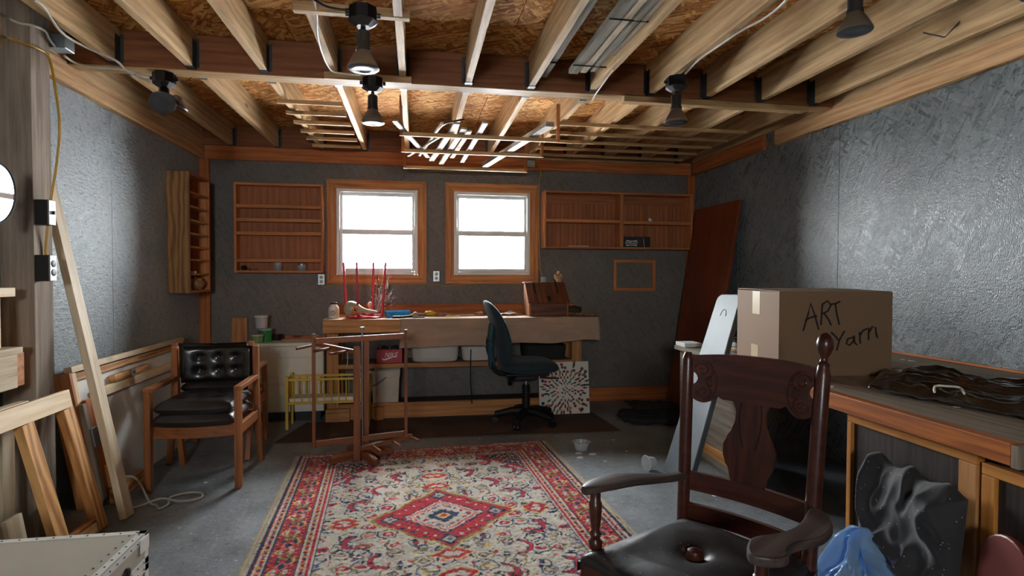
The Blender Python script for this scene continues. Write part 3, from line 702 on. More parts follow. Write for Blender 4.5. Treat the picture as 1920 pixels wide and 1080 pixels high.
tag(board('stick', 1.46, 1.67, YB-.147, YB-.135, bz0+.0206, bz0+.029, 'plank_pale'), 'white stick on the bottom of the left beadboard bay', 'stick')
tag(G().prism([(0, 0), (.10, 0), (0, .05)], .004, frame((dv+.0195, YB-.06, bz0+.1255), (1, 0, 0), (0, 0, 1))).build('card_scrap', 'cardboard'), 'torn card scrap standing behind the black sports box', 'card')
# empty picture frame
t = thing('picture_frame', 'small empty wooden picture frame hung under the beadboard shelf', 'frame', (2.12, YB, 1.11))
f0, f1 = at(1150, 486, Y=YB-.01), at(1228, 546, Y=YB-.01); ww = .032
for q in ((f0.x, f1.x, f0.z-ww, f0.z), (f0.x, f1.x, f1.z, f1.z+ww)): board('rail', q[0], q[1], YB-.022, YB-.0005, q[2], q[3], 'shelf_pine', t)
for q in ((f0.x, f0.x+ww), (f1.x-ww, f1.x)): board('stile', q[0], q[1], YB-.022, YB-.0005, f1.z+ww+.0004, f0.z-ww-.0004, 'shelf_pine', t)

# ---------------------------------------------------------------- long workbench
BF, LF = 4.80, 5.06
wb = thing('workbench', 'long pine workbench under the two windows', 'workbench', (.4, 5.05, 0))
board('top', -.748, 1.575, BF+.041, YB-.0325, .862, .900, 'bench_pine', wb)
board('apron', -.748, 1.575, BF, BF+.0405, .790, .900, 'bench_pine', wb)
board('backsplash', -.72, 1.56, YB-.032, YB-.0005, .862, .990, 'pine_orange', wb)
for a, b in ((-.755, -.658), (1.418, 1.510)): board('leg', a, b, LF, LF+.06, 0, .8615, 'bench_pine', wb)
board('leg', -.755, -.66, YB-.1, YB-.04, 0, .8615, 'bench_pine', wb); board('leg', 1.42, 1.51, YB-.1, YB-.04, 0, .8615, 'bench_pine', wb)
board('shelf_rail', -.657, 1.417, LF+.001, LF+.039, .452, .491, 'bench_pine', wb); board('shelf', -.657, 1.417, LF+.04, YB-.102, .474, .491, 'grey_lumber', wb)
board('bottom_rail', -.657, 1.417, LF+.001, LF+.039, .012, .145, 'bench_pine', wb); board('bottom_shelf', -.657, 1.417, LF+.04, YB-.102, .10, .12, 'dark_panel', wb)
board('foot_block', -.76, -.56, LF-.045, LF-.001, 0, .115, 'bench_pine', wb); board('foot_block', -.36, -.28, LF-.035, LF-.001, 0, .12, 'bench_pine', wb)
# drop cloth over the bench front
def drape(u, v):
    x = -.125+1.715*u
    wr = .010*mn.noise(Vector((x*4, v*3, 1)))+.006*mn.noise(Vector((x*11, v*6, 4)))
    drop = .245-.040*u+.012*math.sin(u*19)*u
    if v < .35:
        k = v/.35; y = 5.02-(5.02-BF)*k
        return (x, y, .9045+.0035*abs(mn.noise(Vector((x*5, y*7, 2))))*(1-k))
    k = (v-.35)/.65
    flare = .5-.5*math.cos(min(k*3, 1)*PI)
    return (x+.02*k*(u-.5), BF-.012-abs(wr)*flare*2.2-.008*k, .9045-drop*k)
c = G().slab(drape, -.002, 90, 40).build('drop_cloth', 'cloth_tan', smooth='all')
tag(c, 'tan drop cloth hanging over the front of the workbench', 'cloth')
# under the bench
def nike():
    a, b = at(706, 657, Y=5.10), at(754, 679, Y=5.10)
    t = thing('shoe_box', 'red shoe box with a white swoosh on the bench shelf', 'shoe box', ((a.x+b.x)/2, 5.16, .4915))
    x0, x1 = a.x, b.x; y0 = LF+.042; z0 = .4917; z1 = z0+.118
    g = G().box(x0, x1, y0, y0+.006, z0, z1).box(x0, x1, y0+.16, y0+.166, z0, z1).box(x0, x0+.006, y0+.006, y0+.16, z0, z1).box(x1-.006, x1, y0+.006, y0+.16, z0, z1).box(x0, x1, y0+.006, y0+.16, z0, z0+.005)
    g.build('body', 'red_box', t)
    xm = (x0+x1)/2
    text_mesh('lettering', 'NIKE', .062, frame((xm+.012, y0-.0006, z0+.068), (1, 0, 0), (0, 0, 1)), 'swoosh_white', t, depth=.0004, shear=.3, sx=.80)
    pts = [(-.068, .012), (-.060, -.008), (-.045, -.014), (-.025, -.009), (.075, .030), (-.030, .004), (-.046, .000), (-.056, .004)]
    G().prism(pts, .0008, frame((xm, y0-.0009, z0+.036), (1, 0, 0), (0, 0, 1))).build('swoosh', 'swoosh_white', t)
    G().prism([(-.012, 0), (.012, 0), (.008, -.008), (-.008, -.008)], .001, frame((xm+.01, y0-.001, z1-.001), (1, 0, 0), (0, 0, 1))).build('finger_notch', 'slot_black', t)
    for k, dx in enumerate((-.045, .04)):
        blob('shoe_sole', 'dark shoe lying in the red box, %s one' % ('left' if k == 0 else 'right'), 'shoe', (xm+dx, y0+.085, z1-.02), (.040, .07, .045), 'fur_brown', 8+k, .25)
nike()
def tub(label, x0, x1, y0, y1, z0, h, mat, rim=True):
    t = thing('storage_tub', label, 'tub', ((x0+x1)/2, (y0+y1)/2, z0)); cx, cy = (x0+x1)/2, (y0+y1)/2
    def loop(sx, sy, z, n=40):
        out = []
        for k in range(n):
            a = 2*PI*k/n; c_, s_ = math.cos(a), math.sin(a); e = .35
            out.append((cx+sx*math.copysign(abs(c_)**e, c_), cy+sy*math.copysign(abs(s_)**e, s_), z))
        return out
    W_, D_ = (x1-x0)/2, (y1-y0)/2
    lev = [(.86, 0), (.93, h*.06), (.97, h*.3), (1, h*.9), (1, h), (.96, h), (.93, h*.35), (.86, h*.1)]
    vs = [p for k, zz in lev for p in loop(W_*k, D_*k, z0+zz)]; n = 40
    fs = [(i*n+k, i*n+(k+1) % n, (i+1)*n+(k+1) % n, (i+1)*n+k) for i in range(len(lev)-1) for k in range(n)]+[tuple(range(n-1, -1, -1)), tuple(range((len(lev)-1)*n, len(lev)*n))]
    G().add(vs, fs).build('body', mat, t, smooth=True)
    if rim:
        g = G(); a = loop(W_*1.02, D_*1.02, z0+h*.88); b = loop(W_*1.02, D_*1.02, z0+h*1.01); c = loop(W_*.985, D_*.985, z0+h*1.01); d = loop(W_*.985, D_*.985, z0+h*.88)
        g.add(a+b+c+d, [(i*n+k, i*n+(k+1) % n, ((i+1) % 4)*n+(k+1) % n, ((i+1) % 4)*n+k) for i in range(4) for k in range(n)]).build('rim', mat, t, smooth=True)
    return t
tub('long white storage tub on the bench shelf beside the shoe box', -.045, .385, LF+.012, YB-.11, .4917, .150, 'tub_white')
tub('round-ended white tub on the bench shelf behind the office chair', .405, .735, LF+.03, YB-.11, .4917, .130, 'tub_white')
tub('dark bin on the bench shelf right of the white tubs', .98, 1.39, LF+.045, YB-.11, .4917, .125, 'dark_canvas', False)
# square pail
a, b = at(694, 700, Y=5.0), at(749, 766, Y=5.0)
t = thing('square_pail', 'dirty beige square pail under the workbench', 'pail', (-.265, 4.985, 0)); zp = .1205
px0, px1 = -.388, -.140
def pail(z0, z1, k0, k1, m, nm, y0=LF+.043, y1=YB-.11):
    g = G(); cx, cy, W_, D_ = (px0+px1)/2, (y0+y1)/2, (px1-px0)/2, (y1-y0)/2
    q = lambda k, z: [(cx-W_*k, cy-D_*k, z), (cx+W_*k, cy-D_*k, z), (cx+W_*k, cy+D_*k, z), (cx-W_*k, cy+D_*k, z)]
    vs = q(k0, z0)+q(k1, z1)+q(k1*.97, z1)+q(k0*.95, z0+.005)
    g.add(vs, [(3, 2, 1, 0)]+[(i*4+k, i*4+(k+1) % 4, (i+1)*4+(k+1) % 4, (i+1)*4+k) for i in range(3) for k in range(4)]+[(12, 13, 14, 15)]).build(nm, m, t, bevel=.008)
pail(zp, zp+.245, .88, .96, 'bucket_beige', 'body'); pail(zp+.2455, zp+.305, 1.0, 1.02, 'bucket_beige', 'collar')
G().tube(curve_pts([(px0+.01, LF+.04, zp+.17), (px0+.06, LF+.032, zp+.195), (px0+.13, LF+.032, zp+.245)]), .003, 6).build('bail', 'dark_metal', t, smooth=True)
cable('black cord hanging down under the workbench', [at(883, 655, Y=LF-.01), at(882, 700, Y=LF-.01), at(884, 745, Y=LF-.01), at(885, 757, Y=LF-.015)], .005, 'black_plastic')

# ---------------------------------------------------------------- things on the workbench
ZB = .9005
def on(px, y=4.97): return at(px, 596, Y=y).x
# white bottle
x = on(626, 4.98); T = Matrix.Translation((x, 4.98, ZB))
t = thing('paint_bottle', 'white plastic bottle with a round emblem at the left end of the workbench', 'bottle', (x, 4.98, ZB))
G().lathe([(.040, 0), (.044, .004), (.044, .082), (.040, .096), (.026, .112), (.024, .118)], T, 24).build('body', 'bottle_white', t, smooth=True)
G().lathe([(.027, .1185), (.027, .132), (.025, .134)], T, 20).build('cap', 'dark_metal', t, smooth=True)
G().lathe([(.0447, .018), (.0447, .072)], T, 24, cap=False).build('label', 'label_cream', t, smooth=True)
g = G(); ce = Vector((x-.002, 4.98-.0455, ZB+.046))
g.tube([ce+Vector((.017*math.cos(a), 0, .017*math.sin(a))) for a in [2*PI*k/20 for k in range(21)]], .0018, 6); g.tube([ce+Vector((0, 0, -.010)), ce+Vector((0, 0, .010))], .0022, 6)
g.build('emblem', 'ink', t)
# red stool upside down
sx, sy = on(682, 4.96), 5.02
t = thing('red_stool', 'red metal stool standing upside down on the workbench', 'stool', (sx, sy, ZB))
G().lathe([(.150, 0), (.158, .004), (.158, .010), (.150, .014), (.10, .014)], Matrix.Translation((sx, sy, ZB)), 32).build('seat', 'red_metal', t, smooth=True)
for k, (ptop, pb, yy) in enumerate((((645, 505), (650, 590), 4.99), ((669, 505), (671, 596), 4.90), ((700, 505), (699, 588), 5.10), ((722, 505), (717, 590), 5.02))):
    a = at(*ptop, Y=yy); b = at(*pb, Y=yy); b.z = ZB+.055
    c = Vector((sx, sy, ZB+.018)); d = (c-b); d.z = 0; d.normalize()
    top = a+(a-b).normalized()*.06
    G().tube(curve_pts([top, a, b, Vector((b.x, b.y, ZB+.022))+d*.02, Vector((b.x, b.y, ZB+.018))+d*.07], 6), .0095, 10).build('leg', 'red_metal', t, smooth=True)
# gourd
gx, gy = on(672, 4.93), 4.925
t = thing('painted_gourd', 'long-necked painted gourd lying between the red stool legs', 'gourd', (gx, gy, ZB))
MgM = frame((gx-.055, gy, ZB+.082), (0, 1, 0), None, (1, .0, -.16))
G().lathe([(.004, -.062), (.034, -.056), (.058, -.034), (.066, 0), (.058, .036), (.040, .065), (.026, .090), (.018, .120), (.014, .160), (.013, .200), (.010, .214)], MgM, 28).build('body', 'gourd_grey', t, smooth=True)
for nm, c_, r_, m in (('painted_face', (gx-.030, gy-.045, ZB+.070), (.030, .020, .038), 'orange_paint'), ('painted_eye', (gx-.022, gy-.0632, ZB+.074), (.008, .003, .009), 'slot_black')):
    g = G(); g.grid(lambda u, v: Vector(c_)+Vector((math.sin(v*PI)*math.cos(u*2*PI)*r_[0], math.sin(v*PI)*math.sin(u*2*PI)*r_[1], math.cos(v*PI)*r_[2])), 16, 10); g.build(nm, m, t, smooth='all')
# small doll
dx, dy = on(694, 5.12), 5.12
t = thing('small_doll', 'small doll with a white cap sitting behind the gourd', 'doll', (dx, dy, ZB))
T = Matrix.Translation((dx, dy, ZB))
G().lathe([(.028, 0), (.032, .012), (.026, .035), (.018, .062), (.009, .074)], T, 16).build('dress', 'mattress_white', t, smooth=True)
G().lathe([(.007, .0745), (.016, .080), (.021, .094), (.019, .110), (.010, .120), (.002, .122)], T, 16).build('head', 'skin_tone', t, smooth=True)
G().lathe([(.024, .107), (.0215, .112), (.015, .124), (.004, .131), (.001, .131)], T, 16).build('cap', 'mattress_white', t, smooth=True)
for s_ in (-1, 1): G().tube([(dx+s_*.018, dy, ZB+.058), (dx+s_*.034, dy-.012, ZB+.034), (dx+s_*.03, dy-.03, ZB+.022)], [.007, .006, .005], 8).build('arm', 'skin_tone', t, smooth=True)
# blue tray
t = thing('blue_tray', 'bright blue plastic tray lying on the workbench', 'tray', (on(745, 5.02), 5.02, ZB)); c = Vector((on(745, 5.02), 5.03, ZB))
Mt = Matrix.Translation(c) @ Matrix.Rotation(.15, 4, 'Z'); Wt, Dt, Ht = .105, .07, .055
g = G(); q = lambda k, z: [(-Wt*k, -Dt*k, z), (Wt*k, -Dt*k, z), (Wt*k, Dt*k, z), (-Wt*k, Dt*k, z)]
vs = q(.9, 0)+q(1, Ht)+q(.965, Ht)+q(.87, .004)
g.add(vs, [(3, 2, 1, 0)]+[(i*4+k, i*4+(k+1) % 4, (i+1)*4+(k+1) % 4, (i+1)*4+k) for i in range(3) for k in range(4)]+[(12, 13, 14, 15)], Mt); g.build('body', 'blue_tray', t, bevel=.003)
G().tube([Mt @ Vector(p) for p in ((-.075, -Dt-.002, .034), (-.07, -Dt-.012, .032), (-.035, -Dt-.012, .032), (-.03, -Dt-.002, .034))], .004, 8).build('handle', 'blue_tray', t, smooth=True)
# loose tools and scraps
def loose(name, label, cat, p0, p1, r, mat, n=8): return tag(G().tube(curve_pts([p0, (Vector(p0)+Vector(p1))/2+Vector((0, .006, .0)), p1], 4), r, n).build(name, mat, smooth=True), label, cat)
zz = ZB+.0055
def mallet_part(nm, p0, p1, r): G().tube([p0, p1], r, 10).build(nm, 'tool_wood', tml, smooth=True)
loose('screwdriver', 'dark-handled screwdriver in front of the blue tray', 'tool', (on(736, 4.87), 4.87, zz+.006), (on(752, 4.87), 4.88, zz+.006), .010, 'slot_black')
loose('chisel', 'chisel with black grip right of the blue tray', 'tool', (on(752, 4.86), 4.865, zz+.006), (on(774, 4.9), 4.90, zz+.014), .010, 'slot_black')
tml = thing('mallet', 'small wooden mallet right of the blue tray', 'tool', (on(779, 4.93), 4.94, ZB))
mallet_part('handle', (on(768, 4.97), 4.97, zz+.014), (on(800, 5.03), 5.03, zz+.018), .013)
G().tube([(on(779, 4.93), 4.90, zz+.020), (on(779, 4.93), 4.975, zz+.020)], .024, 14).build('head', 'tool_wood', tml, smooth=True)
blob('yellow_glove', 'crumpled yellow glove on the workbench', 'glove', (on(806, 5.05), 5.06, ZB+.022), (.05, .04, .026), 'tool_yellow', 9, .6, 5)
blob('rag', 'grey rag right of the yellow glove', 'rag', (on(826, 5.08), 5.10, ZB+.014), (.055, .045, .018), 'figurine_tan', 10, .6, 6)
loose('pencil', 'long pale stick lying along the bench middle', 'stick', (on(820, 4.95), 4.95, zz), (on(890, 5.0), 5.0, zz), .005, 'twig_wood')
loose('ruler_stick', 'second pale stick near the bench middle', 'stick', (on(832, 5.1), 5.1, zz+.002), (on(900, 5.08), 5.08, zz+.002), .006, 'tool_wood')
loose('yellow_rod', 'yellow rod lying left of the office chair back', 'rod', (on(835, 4.9), 4.895, zz+.003), (on(862, 4.92), 4.93, zz+.003), .005, 'tool_yellow')
loose('blue_pliers', 'blue-handled pliers on the drop cloth edge', 'tool', (on(774, 4.85), 4.852, zz+.004), (on(796, 4.86), 4.87, zz+.004), .008, 'grey_paint')
blob('shavings', 'pile of wood shavings left of the office chair back', 'shavings', (on(899, 5.05), 5.06, ZB+.014), (.045, .04, .022), 'twig_wood', 11, .7, 7)
tag(G().slab(lambda u, v: (on(945, 5.1)+(.11-u*.22), 5.0+v*.22, ZB+.012+.028*max(0, mn.noise(Vector((u*3, v*3, 5)))+.35)), -.0012, 16, 14).build('crumpled_sheet', 'paper_white', smooth='all'), 'crumpled white paper beside the sloped wooden box', 'paper')
for k, (px, y, s_) in enumerate(((612, 4.9, .02), (642, 4.87, .016), (655, 5.1, .02), (735, 4.95, .024), (800, 4.85, .015), (846, 5.05, .02))):
    x = on(px, y); tag_scrap = ('white scrap at the left end of the workbench', 'white scrap in front of the red stool', 'white scrap behind the gourd', 'white scrap on the blue tray side', 'white scrap at the front edge near the pliers', 'white scrap near the bench middle')[k]; tag(G().prism([(-s_, -.6*s_), (s_*.9, -.7*s_), (s_*1.1, .5*s_), (-.5*s_, .8*s_)], .0012, Matrix.Translation((x, y, ZB+.0003+(.006 if x > -.13 and y < 5.03 else 0))) @ Matrix.Rotation(k*1.3, 4, 'Z')).build('paper_scrap', 'paper_white'), tag_scrap, 'paper', 'paper scraps on the workbench')
# dried sprig
t = thing('dried_sprig', 'airy white dried flower sprig behind the red stool', 'dried flower', (on(700, 5.2), 5.2, ZB))
rs_ = random.Random(4); base = Vector((on(702, 5.2), 5.22, ZB)); g = G(); st_ = G()
for k in range(26):
    tip = at(rs_.gauss(722, 13), rs_.gauss(552, 15), Y=5.20+rs_.uniform(-.05, .05)); mid = base.lerp(tip, .6)+Vector((rs_.uniform(-.01, .01), 0, .01))
    st_.tube([base, mid, tip], .0008, 4)
    for j in range(5):
        c = tip+Vector((rs_.gauss(0, .014), rs_.gauss(0, .012), rs_.gauss(0, .014))); r_ = rs_.uniform(.003, .0055); st_.tube([mid.lerp(tip, .7), c], .0005, 3)
        g.add([c+Vector(d)*r_ for d in ((1, 0, 0), (-1, 0, 0), (0, 1, 0), (0, -1, 0), (0, 0, 1), (0, 0, -1))], [(0, 2, 4), (2, 1, 4), (1, 3, 4), (3, 0, 4), (2, 0, 5), (1, 2, 5), (3, 1, 5), (0, 3, 5)])
st_.build('stems', 'paper_white', t); g.build('blossoms', 'paper_white', t)['kind'] = 'stuff'
# sloped wooden box
wx0, wx1, wy0, wy1 = on(992, 4.90)+.0, on(1066, 4.90), 4.90, 5.16
t = thing('slope_box', 'slope-lidded dark wooden box with iron hinges on the workbench', 'box', ((wx0+wx1)/2, 5.03, ZB)); zq = ZB+.0058; Hf, Hb = .115, .285
for x in (wx0, wx1-.016): 
    Mp = frame((x, wy0, zq), (0, 1, 0), (0, 0, 1)); G().prism([(0, 0), (wy1-wy0, 0), (wy1-wy0, Hb), (wy1-wy0-.075, Hb), (.02, Hf+.01), (0, Hf)], .016, Mp).build('side', 'box_side_wood', t, M=frame((x, wy0, zq), (0, 0, 1)), bevel=.002)
board('front', wx0+.0165, wx1-.0165, wy0, wy0+.016, zq, zq+Hf, 'box_wood', t); board('back', wx0+.0165, wx1-.0165, wy1-.016, wy1, zq, zq+Hb-.002, 'box_wood', t)
board('top', wx0-.012, wx1+.008, wy1-.08, wy1+.006, zq+Hb, zq+Hb+.014, 'box_wood', t)
pa, pb = Vector(((wx0+wx1)/2, wy0-.012, zq+Hf+.004)), Vector(((wx0+wx1)/2, wy1-.082, zq+Hb+.004)); sl = (pb-pa)
lid = plank('lid', pa, pb, wx1-wx0+.016, .014, 'box_wood', t)
nrm = Vector((0, -sl.z, sl.y)).normalized()
for xx in (wx0+.07, wx1-.08):
    c0 = Vector((xx, pa.y, pa.z))
    g = G(); g.bar(c0+sl*1.02+nrm*.0095, c0+sl*.45+nrm*.0095, .014, .003, nrm)
    for k in range(4): g.lathe([(.004, 0), (.004, .002), (.002, .003)], frame(c0+sl*(.95-.15*k)+nrm*.011, (1, 0, 0), None, nrm), 8)
    g.build('hinge', 'dark_metal', lid)
cc = Vector(((wx0+wx1)/2+.005, pa.y, pa.z))+sl*.18+nrm*.010
g = G().bar(cc+sl*.16, cc-sl*.14, .022, .004, nrm); g.tube([cc+sl*.0+Vector((.014*math.cos(a), 0, 0))+nrm*(.008+.006*math.sin(a)) for a in [2*PI*k/12 for k in range(13)]], .003, 6)
g.lathe([(.010, 0), (.010, .008), (.005, .012)], frame(cc+sl*.10, (1, 0, 0), None, nrm), 10); g.build('hasp', 'dark_metal', lid)
# angel figurine
ax, ay, az = on(1046, 5.14), 5.11, zq+Hb+.0145
t = thing('angel_figurine', 'small winged angel figurine on the sloped box', 'figurine', (ax, ay, az)); T = Matrix.Translation((ax, ay, az))
G().lathe([(.022, 0), (.026, .010), (.022, .030), (.018, .050), (.010, .062)], T, 14).build('body', 'figurine_tan', t, smooth=True)
G().lathe([(.006, .0625), (.014, .070), (.018, .084), (.014, .098), (.003, .104)], T, 14).build('head', 'figurine_tan', t, smooth=True)
for s_ in (-1, 1):
    G().prism([(0, 0), (.022, .010), (.034, .034), (.030, .058), (.014, .066), (.004, .044)], .006, frame((ax+s_*.012, ay+.014, az+.012), (s_, .25, 0), (0, 0, 1))).build('wing', 'figurine_tan', t, bevel=.002)
    G().tube([(ax+s_*.016, ay-.006, az+.052), (ax+s_*.024, ay-.018, az+.034), (ax+s_*.008, ay-.026, az+.034)], .006, 8).build('arm', 'figurine_tan', t, smooth=True)
loose('driftwood', 'driftwood stick poking out right of the sloped box', 'stick', (wx1+.03, 5.05, zz+.012), (wx1+.235, 4.86, zz+.012), .011, 'twig_wood')
blob('bark_piece', 'rough piece of bark right of the sloped box', 'bark', (wx1+.085, 5.12, ZB+.040), (.085, .05, .042), 'fur_brown', 13, .7, 6)

# ---------------------------------------------------------------- office chair
ox, oy = .93, 4.76
t = thing('office_chair', 'teal swivel office chair at the workbench turned sideways', 'chair', (ox, oy, 0))
for k in range(5):
    a = 2.97+k*2*PI/5; d = Vector((math.cos(a), math.sin(a), 0)); p0 = Vector((ox, oy, .105)); p1 = Vector((ox, oy, .075))+d*.265
    lg = G().tube([p0+d*.02, p0+d*.12, p1], [.038, .034, .026], 8).build('base_arm', 'rubber', t, smooth=True)
    s_ = Vector((-d.y, d.x, 0)); c = p1+Vector((0, 0, -.045))
    for q in (-1, 1): G().lathe([(.008, -.011), (.028, -.010), (.030, -.004), (.030, .004), (.028, .010), (.008, .011)], frame(c+s_*.016*q, d, None, s_), 16).build('caster', 'black_plastic', lg, smooth=True)
    G().tube([p1, c], .010, 8).build('caster_stem', 'black_plastic', lg)
g = G(); prof = [(.040, .09), (.040, .13)]
for k in range(9): prof += [(.034, .135+k*.022), (.034, .146+k*.022), (.029, .149+k*.022), (.029, .155+k*.022)]
g.lathe(prof, Matrix.Translation((ox, oy, 0)), 18).build('column_cover', 'rubber', t, smooth=True)
cyl('gas_lift', (ox, oy, .33), (ox, oy, .43), .016, 'steel', t)
G().box(ox-.20, ox+.17, oy-.17, oy+.17, .430, .456).build('seat_plate', 'black_plastic', t, bevel=.010)
G().box(ox-.16, ox+.08, oy-.07, oy+.07, .375, .4295).build('mechanism', 'black_plastic', t, bevel=.012)
G().tube([(ox+.10, oy-.09, .405), (ox+.26, oy-.12, .40)], .007, 8).build('lever', 'black_plastic', t, smooth=True)
G().tube([(ox-.10, oy-.08, .43), (ox-.16, oy-.13, .40), (ox-.165, oy-.16, .37)], [.016, .02, .022], 8).build('tilt_knob', 'rubber', t, smooth=True)
def cushion(cx, cy, z0, z1, wx, wy, e=.28, crown=.018, wl=0):
    def fn(u, v):
        a = u*2*PI; ph = -PI/2+v*PI; c_, s_ = math.cos(a), math.sin(a); k = math.cos(ph)**.35
        x = cx+wx*k*math.copysign(abs(c_)**(2*e), c_); y = cy+wy*k*math.copysign(abs(s_)**(2*e), s_)
        zm, zh = (z0+z1)/2, (z1-z0)/2; r = math.hypot((x-cx)/wx, (y-cy)/wy)
        z = zm+zh*math.sin(ph)+(crown*(1-min(r, 1)**2) if ph > 0 else 0)-wl*max(0, (x-cx)/wx-.4)**2*.1
        return (x, y, z)
    return G().grid(fn, 41, 15)
def seat_curve(o_, fn):
    for v_ in o_.data.vertices: v_.co = fn(v_.co)
cushion(ox+.015, oy, .452, .555, .25, .235, crown=.010, wl=.5).build('seat', 'teal_fabric', t, smooth='all')
# back cushion: thick curved pad
def backpad(u, v):
    a = u*2*PI; c_, s_ = math.cos(a), math.sin(a); ph = -PI/2+v*PI; k = math.cos(ph)**.4
    zz_ = .50+.27+.285*k*math.copysign(abs(s_)**.7, s_); yy = oy+.215*k*math.copysign(abs(c_)**.6, c_)
    h = (zz_-.5)/.55
    x = ox-.215-.135*max(h, 0)**1.3+.045*math.sin(min(max(h, 0), 1)*PI)*.9+.048*math.sin(ph)-.03*((yy-oy)/.2)**2*-1
    return (x, yy, zz_)
G().grid(backpad, 44, 15).build('backrest', 'teal_fabric', t, smooth='all')
G().tube(curve_pts([(ox-.08, oy, .44), (ox-.22, oy, .43), (ox-.29, oy, .50), (ox-.30, oy, .66)]), [.018]*25, 8).build('back_bar', 'rubber', t, smooth=True)
def fringe(u, v):
    return (ox-.305-.05*v+.045*(v**2)-.02*math.sin(u*14), oy-.16+.22*u+.02*mn.noise(Vector((u*6, v*5, 1))), .86-.36*v*(.75+.25*math.sin(u*23))+.02*mn.noise(Vector((u*9, v*9, 3))))
tag(G().slab(fringe, .014, 26, 18).build('knitted_shawl', 'teal_cloth', smooth='all'), 'teal knitted shawl hanging behind the office chair back', 'shawl')

# ---------------------------------------------------------------- dotted canvas, mat, rolled bag
cz = .475; cxm = 1.335; Mc = frame((cxm, 4.985, .004), (1, 0, 0), (0, math.sin(.13), math.cos(.13)))
t = thing('dot_painting', 'white canvas with a burst of coloured leaf dots leaning on the bench leg', 'painting', (cxm, 4.99, .004))
G().box(-.235, .235, 0, cz, -.018, 0, Mc).build('canvas', 'canvas_white', t, M=Mc, bevel=.002)
rnd = random.Random(5); dots = ['dot_red', 'dot_orange', 'dot_green', 'dot_dark', 'dot_olive', 'dot_brown']
dm = {}
def dotmesh(m, kind):
    if (m, kind) not in dm:
        me = bpy.data.meshes.new('dot'); n = 12
        pts = [(math.cos(2*PI*k/n), (.40 if kind else 1)*math.sin(2*PI*k/n)*(1 if not kind else (1-.35*abs(math.cos(2*PI*k/n))))) for k in range(n)]
        g = G().prism(pts, 1); me.from_pydata(g.v, [], g.f); me.materials.append(M_[m]); dm[(m, kind)] = me
    return dm[(m, kind)]
for ring in range(9):
    R_ = .018+ring*.0285; n = 6+ring*4
    for k in range(n):
        a = 2*PI*(k+.5*(ring % 2))/n+rnd.uniform(-.07, .07); rr = R_+rnd.uniform(-.006, .006)
        u_, v_ = .005+rr*math.cos(a), cz*.49+rr*math.sin(a)
        if abs(u_) > .222 or not .012 < v_ < cz-.012 or rnd.random() < .12+(.25 if ring > 6 else 0): continue
        kind = rnd.random() < .62; s_ = (.0075+.0010*ring) if not kind else (.013+.0017*ring)
        Mq = Mc @ Matrix.Translation((u_, v_, .0002)) @ Matrix.Rotation(a, 4, 'Z') @ Matrix.Diagonal((s_, s_, .0012, 1))
        meshobj('dot', dotmesh(rnd.choice(dots), kind), None, t, Mq)
mt = G().prism([(-1.05, 4.47), (1.645, 4.385), (1.60, 5.02), (-.92, 5.04)], .008, Matrix.Translation((0, 0, .0005))).build('floor_mat', 'mat_brown', bevel=.002)
tag(mt, 'dark brown ribbed floor mat in front of the workbench', 'mat')
def canvasf(u, v):
    x = 1.80+.60*u+.03*math.sin(v*7); y = 4.52+.42*v-.06*u+.03*mn.noise(Vector((u*4, 2, v*2)))
    ed = min(1, min(u, 1-u, v, 1-v)*9)**.5
    return (x, y, .012+ed*(.040+.024*mn.noise(Vector((u*3, v*5, 1)))+.016*mn.noise(Vector((u*8, v*4, 6)))+.020*v))
o = G().slab(canvasf, .006, 46, 40).build('folded_canvas', 'dark_canvas', smooth='all'); tag(o, 'dark folded canvas bag on the floor at the back wall', 'bag')
G().slab(lambda u, v: (1.90+.46*u, 4.74+.24*v, .092+.014*mn.noise(Vector((u*6, v*5, 2)))-.02*u*v+.02*v), .006, 24, 14).build('flap', 'dark_canvas', o, smooth='all')
cp = curve_pts([(1.78, 4.66, .034), (1.82, 4.58, .036), (1.93, 4.53, .034), (2.15, 4.49, .036), (2.36, 4.46, .034)])
G().tube(cp, [.028+.005*math.sin(k*.9) for k in range(len(cp))], 12).build('roll', 'dark_canvas', o, smooth='all')

# reddish sheet leaning on the right wall
t = thing('plywood_sheet', 'reddish brown board leaning in the right back corner', 'board', (2.6, 5.0, 0))
a0, a1, b0 = Vector((2.50, 4.955, .002)), Vector((2.79, 4.955, 1.93)), None
plank('sheet', a0, a1, .79, .028, 'ply_red', t, up=(-1, 0, .15))
# white cabinet, left of the bench
t = thing('drawer_cabinet', 'low cream metal drawer cabinet left of the workbench', 'cabinet', (-1.1, 5.15, 0)); cF = 5.12
G().box(-1.46, -.79, cF+.012, YB-.04, .082, .652).build('carcass', 'white_metal', t, bevel=.003)
G().box(-1.47, -.787, cF-.006, YB-.04, .6525, .680).build('top', 'white_metal', t, bevel=.004)
for z0, z1 in ((.558, .648), (.332, .549), (.100, .323)): G().box(-1.455, -.795, cF, cF+.0118, z0, z1).build('drawer', 'white_metal', t, bevel=.003)
G().box(-1.43, -.82, cF+.03, YB-.06, 0, .0818).build('gap_shade', 'slot_black', t)  # black block stands in for the shaded gap under the cabinet
def pot(name, label, x, y, z, r0, r1, h, mat, lid=None, parts=None):
    t = thing(name, label, 'tub', (x, y, z)); T = Matrix.Translation((x, y, z))
    G().lathe([(r0, 0), (r1, h), (r1*.95, h), (r0*.94, .004)], T, 24).build('body', mat, t, smooth=True)
    if lid: G().lathe([(r1*1.06, h*.90), (r1*1.06, h*1.03), (r1*.98, h*1.05), (.002, h*1.05)], T, 24).build('lid', lid, t, smooth=True)
    return t
x = at(496, 640, Y=5.28).x; pot('green_tub', 'green plastic tub under the clear pail on the drawer cabinet', x, 5.30, .6803, .054, .060, .108, 'green_plastic', 'clear_plastic')
